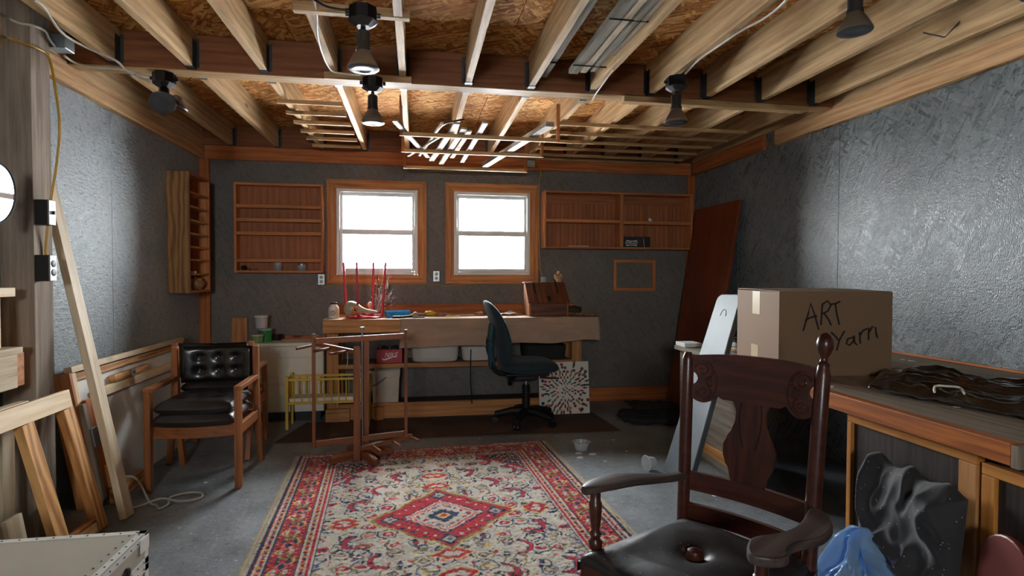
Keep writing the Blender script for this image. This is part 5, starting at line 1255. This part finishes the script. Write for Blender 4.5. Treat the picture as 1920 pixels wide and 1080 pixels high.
    at_ = me.color_attributes.new('yarn', 'FLOAT_COLOR', 'POINT'); cc = np.ones((len(V), 4), np.float32); cc[:, :3] = col_.reshape(-1, 3); at_.data.foreach_set('color', cc.ravel())
    s = NT('rug_wool'); a = s.n('VertexColor', layer_name='yarn'); n = s.n('TexNoise', {'Vector': s.coord(rnd=False), 'Scale': 320.0, 'Detail': 3.0}).outputs['Fac']
    c = s.n('VectorMath', {0: a.outputs[0], 3: s.math('ADD', .72, s.math('MULTIPLY', n, .56))}, operation='SCALE').outputs[0]
    s.set(col=c, rough=.95, spec=.1, sheen=.15, nrm=s.bump(n, .5, .004))
    me.materials.append(s.m); me.polygons.foreach_set('use_smooth', [True]*len(me.polygons))
    o = meshobj('persian_rug', me, None, None, Matrix.Translation((RC[0], RC[1], .0004)) @ Matrix.Rotation(RA, 4, 'Z'))
    tag(o, 'red and cream oriental rug with a diamond medallion', 'rug')
    # selvage tassels along both sides
    rr = random.Random(2); g = G(); Mr = MW[o.name]
    for sd in (-1, 1):
        k = -RL
        while k < RL:
            L = .012+rr.random()*.014; g.add([Mr @ Vector((sd*(RW-.002), k, .003)), Mr @ Vector((sd*(RW-.002), k+.006, .003)), Mr @ Vector((sd*(RW+L), k+.003+rr.uniform(-.006, .006), .0012))], [(0, 1, 2)]); k += .006
    f = g.build('fringe', 'rope_tan', o); f['kind'] = 'stuff'
make_rug()

# ================================================================ right side
ZT = .81
fA, fB = at(1556, 735, Z=ZT), at(1890, 832, Z=ZT); FX = (fA.x+fB.x)/2; NY = at(1896, 834, X=FX).y; FYE = 3.02
rb = thing('side_bench', 'deep grimy wooden bench along the right wall', 'workbench', (2.2, 2.2, 0))
board('top', FX+.045, XR-.001, NY, FYE, ZT-.04, ZT, 'bench_top_wood', rb)
o_ = board('front_board', FX, FX+.0445, NY, FYE, ZT-.062, ZT, 'apron_pine', rb)
board('end_cap', FX-.002, FX+.043, NY-.022, NY-.0005, ZT-.066, ZT-.002, 'old_post', rb)
tag(board('wall_strip', XR-.02, XR-.0005, NY, FYE, ZT+.0005, ZT+.012, 'apron_pine'), 'thin wooden strip where the side bench meets the wall', 'strip')
# front cabinet under the bench
CX = FX+.03
ya, yb_ = at(1588, 800, X=CX).y, at(1833, 860, X=CX).y; zc = at(1588, 771, X=CX).z-.012; zc = ZT-.064
t = thing('panel_cabinet', 'dark-panelled cabinet with pine edging under the side bench', 'cabinet', (CX+.2, (ya+yb_)/2, 0))
board('top_rail', CX, CX+.028, yb_, ya, zc-.036, zc, 'rail_pine', t); board('far_stile', CX, CX+.028, ya-.022, ya, .001, zc-.0365, 'rail_pine', t); board('near_stile', CX-.002, CX+.045, yb_, yb_+.058, .001, zc-.0365, 'bench_pine', t)
board('panel', CX+.012, CX+.020, yb_+.0585, ya-.0225, .03, zc-.0368, 'dark_panel', t); board('bottom_rail', CX, CX+.028, yb_+.0585, ya-.0225, .001, .0295, 'rail_pine', t)
board('side_panel', CX+.0285, XR-.02, ya-.022, ya, .001, zc, 'dark_panel', t)
# second cabinet at the right edge
y2 = at(1838, 870, X=CX).y-.004; z2 = at(1845, 868, X=CX).z
t = thing('edge_cabinet', 'second dark cabinet with pine edging at the right edge', 'cabinet', (CX+.2, y2-.3, 0))
board('top_rail', CX, CX+.028, y2-.62, y2, z2-.034, z2, 'rail_pine', t); board('far_stile', CX, CX+.028, y2-.040, y2, .001, z2-.0345, 'rail_pine', t)
board('panel', CX+.012, CX+.020, y2-.62, y2-.0405, .01, z2-.0348, 'dark_panel', t); board('side_panel', CX+.0285, XR-.25, y2-.02, y2, .001, z2, 'dark_panel', t)
# far, lower section of the bench
t = thing('low_cupboard', 'lower weathered cupboard beyond the side bench', 'cupboard', (2.4, 3.6, 0)); LX = 1.945
board('top', LX-.02, XR-.001, FYE+.005, 4.02, .715, .745, 'grey_lumber', t); board('front_panel', LX+.012, LX+.024, FYE+.05, 3.99, .125, .714, 'old_post', t)
board('bottom_rail', LX, LX+.030, FYE+.05, 3.99, .055, .124, 'bench_pine', t); board('kick_board', LX, LX+.028, FYE+.05, 3.99, .001, .0535, 'grey_lumber', t); board('near_post', LX, LX+.05, FYE+.006, FYE+.0495, .001, .714, 'bench_pine', t)
tag(G().box(LX-.015, LX+.12, 3.86, 4.01, .7455, .775).build('paper_pad', 'paper_white', bevel=.003), 'white paper pad on the far corner of the low cupboard', 'paper')
t = thing('folded_cloth', 'small bundle of patterned cloth on the low cupboard', 'cloth', (2.1, 3.3, .745))
for k in range(4): G().box(2.02, 2.20, 3.20, 3.40, .7455+k*.032, .7455+k*.032+.029).build('fold', ('bench_grime', 'figurine_tan', 'paper_white', 'bench_grime')[k], t, bevel=.008)
# leaning grey plank
pA, pB = Vector((1.60, 3.315, .004)), Vector((2.005, 3.40, 1.150))
ax3 = (pB-pA).normalized(); wv3 = Vector((-.09, .995, 0)); wv3 = (wv3-ax3*wv3.dot(ax3)).normalized(); Mk = frame(pA, ax3, wv3); Lk = (pB-pA).length
def rr_(w0, w1, L, r=.05, n=6):
    pts = [(0, -w0), ]
    for k in range(n+1): a = -PI/2+PI/2*k/n; pts.append((L-r+r*math.cos(a), -w1+r+r*math.sin(a)))
    for k in range(n+1): a = PI/2*k/n; pts.append((L-r+r*math.cos(a), w1-r+r*math.sin(a)))
    return pts+[(0, w0)]
o = G().prism(rr_(.150, .120, Lk), -.036, Mk).build('grey_plank', 'grey_paint', M=Mk, bevel=.006); tag(o, 'grey painted plank with a rounded top leaning on the low cupboard', 'plank')
g = G(); cM = Mk @ Matrix.Translation((Lk-.14, .0, .0006)); g.tube([cM @ Vector((.03*math.sin(a)*1.5-.01, .028*math.cos(a), 0)) for a in [PI*k/10 for k in range(11)]], .0018, 6); g.build('scratch', 'grey_edge', o)
# cardboard box
c0 = Vector((1.64, 2.36, ZT)); u_ = Vector((.9887, -.15, 0)); vv = Vector((.15, .9887, 0)); Wb, Db, hB = .525, .46, .384
Mx = frame(c0+Vector((0, 0, .0008)), u_, vv); t = thing('cardboard_box', 'big cardboard box lettered ART YARN on the side bench', 'box', c0)
g = G(); tk = .005
g.box(0, Wb, 0, tk, 0, hB, Mx).box(0, Wb, Db-tk, Db, 0, hB, Mx).box(0, tk, tk, Db-tk, 0, hB, Mx).box(Wb-tk, Wb, tk, Db-tk, 0, hB, Mx).box(tk, Wb-tk, tk, Db-tk, 0, tk, Mx); g.build('body', 'cardboard', t, M=Mx)
def flap(x0, x1, y0, y1, z, tilt): G().box(x0, x1, y0, y1, 0, .004, Mx @ Matrix.Translation((0, 0, hB+z)) @ Matrix.Rotation(tilt, 4, 'X')).build('flap', 'cardboard', t, M=Mx)
flap(.002, Wb-.002, .001, Db*.49, .0003, .012); flap(.002, Wb-.002, Db*.505, Db-.004, .0045, 0)
for q in ((0.0, .0), (.0, hB*.72)): pass
G().box(-.0012, -.0002, Db*.42, Db*.60, hB*.70, hB-.002, Mx).build('tape', 'tape', t); G().box(-.0012, -.0002, Db*.45, Db*.62, .002, hB*.3, Mx).build('tape', 'tape', t)
def stroke(pl, nm='marker_stroke'): return pl
g = G(); Ux, Uz = Wb/211.0, hB/145.0
ink = [[(45, 90), (54, 60), (58, 42), (66, 62), (74, 88)], [(48, 72), (58, 67), (70, 64)], [(78, 80), (79, 60), (80, 43)], [(80, 44), (90, 38), (96, 46), (90, 56), (81, 60)], [(84, 60), (92, 70), (97, 80)], [(93, 44), (104, 43), (113, 39)], [(104, 43), (107, 60), (112, 79)],
       [(97, 92), (106, 100), (111, 106)], [(122, 90), (113, 106), (108, 124)], [(138, 101), (128, 104), (126, 112), (132, 115), (139, 108), (140, 98)], [(140, 98), (141, 110), (146, 114)], [(150, 92), (151, 104), (152, 112)], [(151, 98), (156, 90), (164, 86)], [(167, 84), (167, 96), (167, 106)], [(167, 94), (174, 82), (180, 84), (181, 94), (184, 102)]]
for pl in ink: g.tube([Mx @ Vector((x*Ux, -.0004, hB-(z-23)*Uz)) for x, z in pl], .0040, 6)
g.build('lettering', 'ink', t)
# zip bag with dark textile on the bench
t = thing('zip_bag', 'clear zip bag of dark textiles lying on the side bench', 'bag', (2.0, 1.7, ZT))
q0, q1, q2 = at(1625, 733, Z=ZT), at(1652, 702, Z=ZT), at(1915, 752, Z=ZT); q0.x = max(q0.x, FX+.02)
def bagf(u, v, dz=0, k=1.0):
    base = q0+(q1-q0)*v+(Vector((2.02, 1.02, ZT))-q0)*u
    ed = min(u, v, 1-u, 1-v); pu = min(1, ed*7)**.6
    return (base.x, base.y, ZT+.003+k*pu*(.050+.030*mn.noise(Vector((u*6, v*5, 1)))+.022*mn.noise(Vector((u*3+v*14, v*9, 7))))+dz)
G().slab(lambda u, v: bagf(.06+u*.88, .12+v*.80), .004, 40, 26).build('textile', 'knit_black', t, smooth='all')
G().slab(lambda u, v: Vector(bagf(u, v, .006, 1.04))+Vector((0, 0, .012*mn.noise(Vector((u*22, v*9, 3)))+.010*abs(mn.noise(Vector((u*9+v*7, v*30, 5)))))), .0006, 110, 70).build('film', 'clear_film', t, smooth='all')
hp = [at(1752, 735, Z=ZT+.06), at(1754, 724, Z=ZT+.065), at(1775, 724, Z=ZT+.07), at(1800, 727, Z=ZT+.065), at(1808, 738, Z=ZT+.055)]
G().tube(curve_pts(hp, 5), .004, 8).build('handle', 'mattress_white', t, smooth=True)
for k, (px, py) in enumerate(((1692, 674), (1705, 676), (1712, 677), (1795, 763), (1560, 725))):
    p = at(px, py, Z=ZT+.001); 
    if p.x > FX+.01: lab = ('pale chip on the side bench right of the cardboard box', 'second pale chip right of the cardboard box', 'outermost pale chip right of the cardboard box', 'pale chip in front of the zip bag', 'pale chip near the far corner of the side bench')[k]; tag(G().prism([(-.012, -.005), (.010, -.007), (.014, .004), (-.006, .008)], .0015, Matrix.Translation((p.x, p.y, ZT+.0004)) @ Matrix.Rotation(k, 4, 'Z')).build('paint_chip', 'paper_white'), lab, 'chip', 'paint chips on the side bench')

# black velvet cushion leaning on the cabinet
t = thing('velvet_cushion', 'black lint-specked velvet cushion leaning on the panel cabinet', 'cushion', (1.5, 1.6, 0))
kTL, kTR = at(1640, 850, X=CX-.03), at(1816, 930, X=CX-.05); kBL = at(1592, 1000, X=CX-.16); kBR = Vector((CX-.15, kTR.y-.03, .03)); kBL = Vector((CX-.15, kBL.y+.03, .03))
def cush(u, v, sgn):
    a = kTL+(kTR-kTL)*u+Vector((0, 0, .012*math.sin(u*17)+.010*mn.noise(Vector((u*8, 0, 3))))); b = kBL+(kBR-kBL)*u; p = a+(b-a)*v
    n_ = Vector((-.95, 0, .30)).normalized(); ed = max(0, min(u, 1-u, v, 1-v)); pu = min(1, ed*5)**.55
    w_ = .085*pu
    if sgn > 0: fo = abs(math.sin(5.5*(v*.95-u*.8)+2.2*mn.noise(Vector((u*2.2, v*2.2, 1))))); f2 = abs(mn.noise(Vector((u*4.5-v*2, v*5+u*2, 8)))); w_ += pu*(.050*(1-fo)**1.3+.022*(1-min(1, f2*2))+.014*mn.noise(Vector((u*6, v*6, 4)))-.035)
    return p+n_*w_*(1 if sgn > 0 else -.25)
g = G().grid(lambda u, v: cush(u, v, 1), 90, 90).grid(lambda u, v: cush(1-u, v, -1), 50, 50); g.build('cover', 'black_velvet', t, smooth='all')
for px, py, L in ((1735, 930, .05), (1752, 945, .04), (1690, 985, .05)): 
    pass
# dark red rounded panel
p = at(1822, 996, X=CX-.16); Mp = frame((p.x-.02, p.y-.10, .001), (.25, .97, 0), (.12, -.03, 1))
hP = p.z
o = G().prism([(0, 0), (.17, 0)]+[(.085+.085*math.cos(a), hP-.085+.085*math.sin(a)) for a in [PI*k/12 for k in range(13)]], .022, Mp).build('red_round_panel', 'red_leather', bevel=.006); tag(o, 'dark red round-topped panel standing in front of the edge cabinet', 'paddle')
# blue plastic bag
t = thing('blue_bag', 'translucent blue plastic bag of fibre on the floor by the rocking chair', 'bag', (1.3, 1.55, 0))
bc = at(1648, 1000, X=1.435); bc = Vector((1.435, bc.y, 0)); hz = at(1602, 976, X=1.435).z
def bagb(u, v):
    a = u*2*PI; d = Vector((math.cos(a), math.sin(a), 0)); n1 = mn.noise(Vector((d.x*2.2, d.y*2.2, v*4))); n2 = mn.noise(Vector((d.x*6, d.y*6, v*9+3)))
    prof = (.80+.20*math.sin(min(v*2.6, 1.57))) * (1-max(0, v-.30)/.70)**.48
    pl_ = .5*abs(math.sin(a*4+1.2*n1))*max(0, v-.25); c1 = abs(mn.noise(Vector((d.x*3.1, d.y*3.1, v*3.3+8)))); c2 = abs(mn.noise(Vector((d.x*7, d.y*7, v*7+2))))
    R_ = .19*prof*(1+.30*n1-.55*c1-.22*c2-.25*pl_)*1.12; top = hz*(1-.22*pl_)
    Ry = R_/max(prof, .05)*(1-max(0, v-.55)/.45)**.5*(.80+.20*math.sin(min(v*2.6, 1.57)))
    return Vector((bc.x+d.x*R_*.9-.02*v, bc.y+d.y*Ry*1.05+.05*v**2, .003+top*v*(1+.05*n2*(1-v))-.10*max(0, -d.y)*v**3))
G().grid(bagb, 150, 80).build('film', 'blue_film', t, smooth='all')
G().grid(lambda u, v: Vector((bc.x, bc.y, .0))+(bagb(u, v*.6)-Vector((bc.x, bc.y, 0)))*.84+Vector((0, 0, .012)), 40, 24).build('fibre', 'figurine_tan', t, smooth='all')
blob('yarn_tangle', 'tangle of grey-brown fibre spilling left of the blue bag', 'yarn', (bc.x-.02, bc.y+.24, .045), (.05, .06, .05), 'fur_brown', 17, .6, 6)

# ================================================================ rocking chair
eF = Vector((-.85, -.53, 0)).normalized(); eR = Vector((.53, -.85, 0)).normalized(); eO = Vector((1.108, 1.776, 0)); UP = Vector((0, 0, 1))
Cc = lambda r, f, z: eO+eR*r+eF*f+UP*z
t = thing('rocking_chair', 'dark carved rocking chair with curved arms in the right foreground', 'rocking chair', eO)
def turned(nm, a, b, prof, mat='mahogany', n=18, par=None):
    """prof: (fraction along a-b, radius)"""
    a, b = Vector(a), Vector(b); L = (b-a).length; d = (b-a)/L
    return G().lathe([(r_, f_*L) for f_, r_ in prof], frame(a, d.orthogonal(), None, d), n).build(nm, mat, par or t, smooth=True)
pL0, pL1 = Cc(-.222, .030, .05), Cc(-.222, -.010, .985); pR0, pR1 = Cc(.215, .045, .05), Cc(.232, -.050, .985)
bp = [(0, .018), (.03, .021), (.25, .022), (.5, .0225), (.8, .022), (.97, .0215), (.985, .018), (1, .012)]
turned('back_post', pL0, pL1, bp); pr_ = turned('back_post', pR0, pR1, [(a, b*1.05) for a, b in bp[:-2]]+[(.985, .019), (1.0, .017)])
dR = (pR1-pR0).normalized()
turned('finial', pR1+dR*.0005, pR1+dR*.105, [(0, .017), (.06, .018), (.10, .013), (.18, .011), (.26, .012), (.38, .019), (.55, .0245), (.70, .0255), (.85, .021), (.95, .013), (1, .003)], par=pr_)
lerp = lambda a, b, k: a+(b-a)*k
def onback(r, z):     # bowed surface between the posts
    k = (r+.22)/.44; kz = (z-.05)/.935
    a = lerp(pL0, pL1, kz); b = lerp(pR0, pR1, kz)
    return lerp(a, b, k)-eF*(.030*(1-(r/.22)**2))
def sheetcols(nm, rs, lo, hi, th=.020, par=None, nv=8):
    vs = []; fs = []; m = len(rs)
    for r in rs:
        for side in (1, -1):
            for j in range(nv+1): vs.append(onback(r, lo(r)+(hi(r)-lo(r))*j/nv)+eF*th/2*side)
    S_ = 2*(nv+1)
    for i in range(m-1):
        for j in range(nv):
            fs.append((i*S_+j, (i+1)*S_+j, (i+1)*S_+j+1, i*S_+j+1)); fs.append((i*S_+nv+1+j, i*S_+nv+2+j, (i+1)*S_+nv+2+j, (i+1)*S_+nv+1+j))
        fs.append((i*S_, i*S_+nv+1, (i+1)*S_+nv+1, (i+1)*S_)); fs.append((i*S_+nv, (i+1)*S_+nv, (i+1)*S_+2*nv+1, i*S_+2*nv+1))
    for i in (0, m-1):
        for j in range(nv): fs.append((i*S_+j, i*S_+j+1, i*S_+nv+2+j, i*S_+nv+1+j))
    return vs, fs
top_ = lambda r: .975+.014*(1-(r/.2)**2)
def bot_(r):
    r = abs(r)
    if r > .115: q_ = max(0, .048**2-(r-.163)**2); return .855-math.sqrt(q_)
    if r > .095: return .826+.012*(r-.095)/.02
    return .826
nq = lambda r: math.sqrt(max(0, .024**2-(abs(r)-.205)**2))
g = G(); lin_ = lambda a, b, n: [a+(b-a)*k/n for k in range(n+1)]
g.add(*sheetcols('', lin_(-.180, .180, 60), bot_, top_))
for s_ in (-1, 1):
    rs = lin_(s_*.180, s_*.205, 7)
    g.add(*sheetcols('', rs, lambda r: .893+nq(r), top_)); g.add(*sheetcols('', rs, bot_, lambda r: .893-nq(r)))
cr = g.build('crest_rail', 'mahogany', t, M=frame(onback(0, .9), eR, None, eF), smooth=True)
# carved scrolls on the crest
for s_ in (-1, 1):
    g = G()
    for (cr_, cz_, r0, turns, a0) in ((.165, .925, .026, 1.3, .3), (.160, .845, .026, 1.5, 2.0), (.140, .885, .016, 1.1, 4.0), (.180, .830, .012, 1.0, 1.0)):
        pts = []
        for k in range(26):
            q_ = k/25; rad = r0*(1-.85*q_); a = a0+turns*2*PI*q_; pts.append(onback(s_*(cr_+rad*math.cos(a)), cz_+rad*math.sin(a))+eF*.0115)
        g.tube(pts, [.0032*(1-.5*k/25) for k in range(26)], 6)
    for k in range(9):
        a = .5*PI+k*.33; g.tube([onback(s_*(.165+.030*math.cos(a)), .925+.030*math.sin(a))+eF*.0112, onback(s_*(.165+.040*math.cos(a)), .925+.036*math.sin(a))+eF*.0112], .0035, 6)
    pts = [onback(s_*(.163+.046*math.cos(a)), .885+.072*math.sin(a))+eF*.0108 for a in [PI*.55+PI*.95*k/20 for k in range(21)]]; g.tube(pts, .0028, 6)
    g.build('carving', 'mahogany', cr, smooth=True)
# vase splat
hw = [(.535, .050), (.56, .062), (.585, .066), (.61, .080), (.64, .088), (.67, .088), (.70, .076), (.73, .060), (.76, .051), (.79, .049), (.815, .056), (.83, .066)]
zs_ = [a for a, _ in hw]
def hwf(z):
    for (z0, w0), (z1, w1) in zip(hw[:-1], hw[1:]):
        if z0 <= z <= z1:
            k = (z-z0)/(z1-z0); k = k*k*(3-2*k); return w0+(w1-w0)*k
    return hw[-1][1]
vs = []; fs = []; NZ, NR = 30, 8
for i in range(NZ+1):
    z = .535+(.83-.535)*i/NZ
    for sd in (1, -1):
        for j in range(NR+1): r = hwf(z)*(2*j/NR-1); vs.append(onback(r, z)+eF*.006*sd)
S_ = 2*(NR+1)
for i in range(NZ):
    for j in range(NR): fs.append((i*S_+j, i*S_+j+1, (i+1)*S_+j+1, (i+1)*S_+j)); fs.append((i*S_+NR+1+j, (i+1)*S_+NR+1+j, (i+1)*S_+NR+2+j, i*S_+NR+2+j))
    fs.append((i*S_, (i+1)*S_, (i+1)*S_+NR+1, i*S_+NR+1)); fs.append((i*S_+NR, i*S_+2*NR+1, (i+1)*S_+2*NR+1, (i+1)*S_+NR))
sp_ = G().add(vs, fs).build('splat', 'mahogany', t, M=frame(onback(0, .7), UP, None, eF), smooth=True)
g = G()
for s_ in (-1, 1): g.tube([onback(s_*(.018+.020*math.sin((z-.66)*14)), z)+eF*.0058 for z in lin_(.67, .825, 14)], .0022, 6)
g.build('groove', 'slot_black', sp_)
for z0, z1 in ((.482, .548), (.372, .432)):
    o = G().add(*sheetcols('', lin_(-.205, .205, 24), lambda r: z0, lambda r: z1, .018)).build('back_rail', 'mahogany', t, M=frame(onback(0, z0), eR, None, eF), smooth=True)
# seat: frame and dished leather
def seat_hw(f): return .225+.055*f/.5
g = G()
for a, b in (((-seat_hw(0), .0), (-seat_hw(.5), .5)), ((seat_hw(0), .0), (seat_hw(.5), .5)), ((-seat_hw(.5), .5), (seat_hw(.5), .5)), ((-seat_hw(0), 0), (seat_hw(0), 0))): g.bar(Cc(a[0], a[1], .325), Cc(b[0], b[1], .325), .035, .055)
g.build('seat_frame', 'mahogany', t)
def seatf(u, v):
    f = -.005+.53*v; r = (2*u-1)*(seat_hw(f)+.006); ed = min(u, 1-u, v, 1-v); k = min(1, ed*6)**.5
    z = .352+k*(.050+.016*mn.noise(Vector((r*5, f*5, 1)))+.02*math.exp(-((r+.10)**2+(f-.20)**2)/.012)+.018*math.exp(-((r-.12)**2+(f-.34)**2)/.02))
    z -= .030*math.exp(-((r)**2+(f-.30)**2)/.0016)
    return Cc(r, f, z)
se = G().slab(seatf, -.03, 44, 44).build('seat', 'seat_leather', t, smooth='all')
kn = Cc(-.005, .30, .372); G().lathe([(.014, 0), (.022, .010), (.028, .028), (.022, .048), (.005, .056)], Matrix.Translation(kn), 16).build('seat_button', 'mahogany', se, smooth=True)
# arms with paddle ends
def arm(sgn, pts, wds, th=.026):
    P_ = curve_pts(pts, 8); n = len(P_); wf = []
    for i in range(n):
        k = i/(n-1)*(len(wds)-1); j = min(int(k), len(wds)-2); wf.append(wds[j]+(wds[j+1]-wds[j])*(k-j))
    vs = []; fs = []; m = 12
    for i, p in enumerate(P_):
        d = (P_[min(i+1, n-1)]-P_[max(i-1, 0)]); d.z = 0; d.normalize(); s2 = Vector((-d.y, d.x, 0))
        for q_ in range(m):
            a = 2*PI*q_/m; c_, s3 = math.cos(a), math.sin(a)
            vs.append(p+s2*wf[i]/2*math.copysign(abs(c_)**.6, c_)+UP*th/2*math.copysign(abs(s3)**.5, s3))
    for i in range(n-1):
        for q_ in range(m): fs.append((i*m+q_, i*m+(q_+1) % m, (i+1)*m+(q_+1) % m, (i+1)*m+q_))
    fs += [tuple(range(m-1, -1, -1)), tuple(range((n-1)*m, n*m))]
    return G().add(vs, fs).build('armrest', 'dusty_mahogany', t, M=frame(P_[n//2], P_[-1]-P_[0]), smooth=True)
W_ = [.036, .042, .050, .064, .082, .094, .090, .066, .026]
arm(-1, [Cc(-.222, .02, .530), Cc(-.225, .10, .540), Cc(-.240, .20, .556), Cc(-.262, .31, .572), Cc(-.276, .42, .578), Cc(-.278, .505, .578)], W_)
# right arm: broad scrolled board (outline in plan, chair coordinates)
ol = [(1400, 1026), (1404, 1012), (1418, 1004), (1446, 1000), (1470, 995), (1490, 986), (1504, 974), (1511, 962), (1517, 953), (1530, 952), (1543, 957), (1556, 970), (1562, 982), (1559, 992), (1546, 1004), (1526, 1011), (1504, 1015), (1488, 1020), (1479, 1027), (1477, 1034), (1480, 1039), (1470, 1045), (1452, 1047), (1430, 1045), (1412, 1041), (1403, 1035)]
plan = [at(x_, y_, Z=.572) for x_, y_ in ol]; plan = curve_pts(plan+[plan[0]], 3)[:-1]
G().prism([(p_.x, p_.y) for p_ in plan], .027, Matrix.Translation((0, 0, .545))).build('armrest', 'dusty_mahogany', t, M=frame((plan[0].x, plan[0].y, .56), eF), bevel=.006)
ap = [(0, .016), (.08, .017), (.10, .012), (.14, .021), (.22, .023), (.28, .015), (.34, .020), (.40, .013), (.46, .016), (.60, .020), (.72, .021), (.80, .021), (.82, .017), (1, .017)]
lp = [(0, .014), (.1, .018), (.5, .022), (.85, .016), (1, .018)]
for s_ in (-1, 1):
    turned('arm_support', Cc(s_*.272, .455, .35), Cc(s_*.274, .455, .574 if s_ < 0 else .5445), ap)
    turned('front_leg', Cc(s_*.262, .455, .075), Cc(s_*.268, .455, .3005), lp)
    # rockers
    pts = []
    for k in range(19):
        f = -.20+.86*k/18; pts.append((f, .012+.30*((f-.22)**2)))
    Mk2 = frame(Cc(s_*.245-.015, 0, 0), eF, UP)
    poly = [(f, z) for f, z in pts]+[(f, z+.045) for f, z in reversed(pts)]
    vs = [Cc(s_*.245+q_*.015, f, z) for q_ in (-1, 1) for f, z in poly]; N = len(poly); n2 = N//2
    fs = []
    for o__ in (0, N):
        for i in range(n2-1): fs.append((o__+i, o__+i+1, o__+N-2-i, o__+N-1-i))
    fs += [(i, (i+1) % N, N+(i+1) % N, N+i) for i in range(N)]
    G().add(vs, fs).build('rocker', 'mahogany', t, bevel=.004)
turned('stretcher', Cc(-.262, .455, .20), Cc(.262, .455, .20), [(0, .010), (.5, .016), (1, .010)])
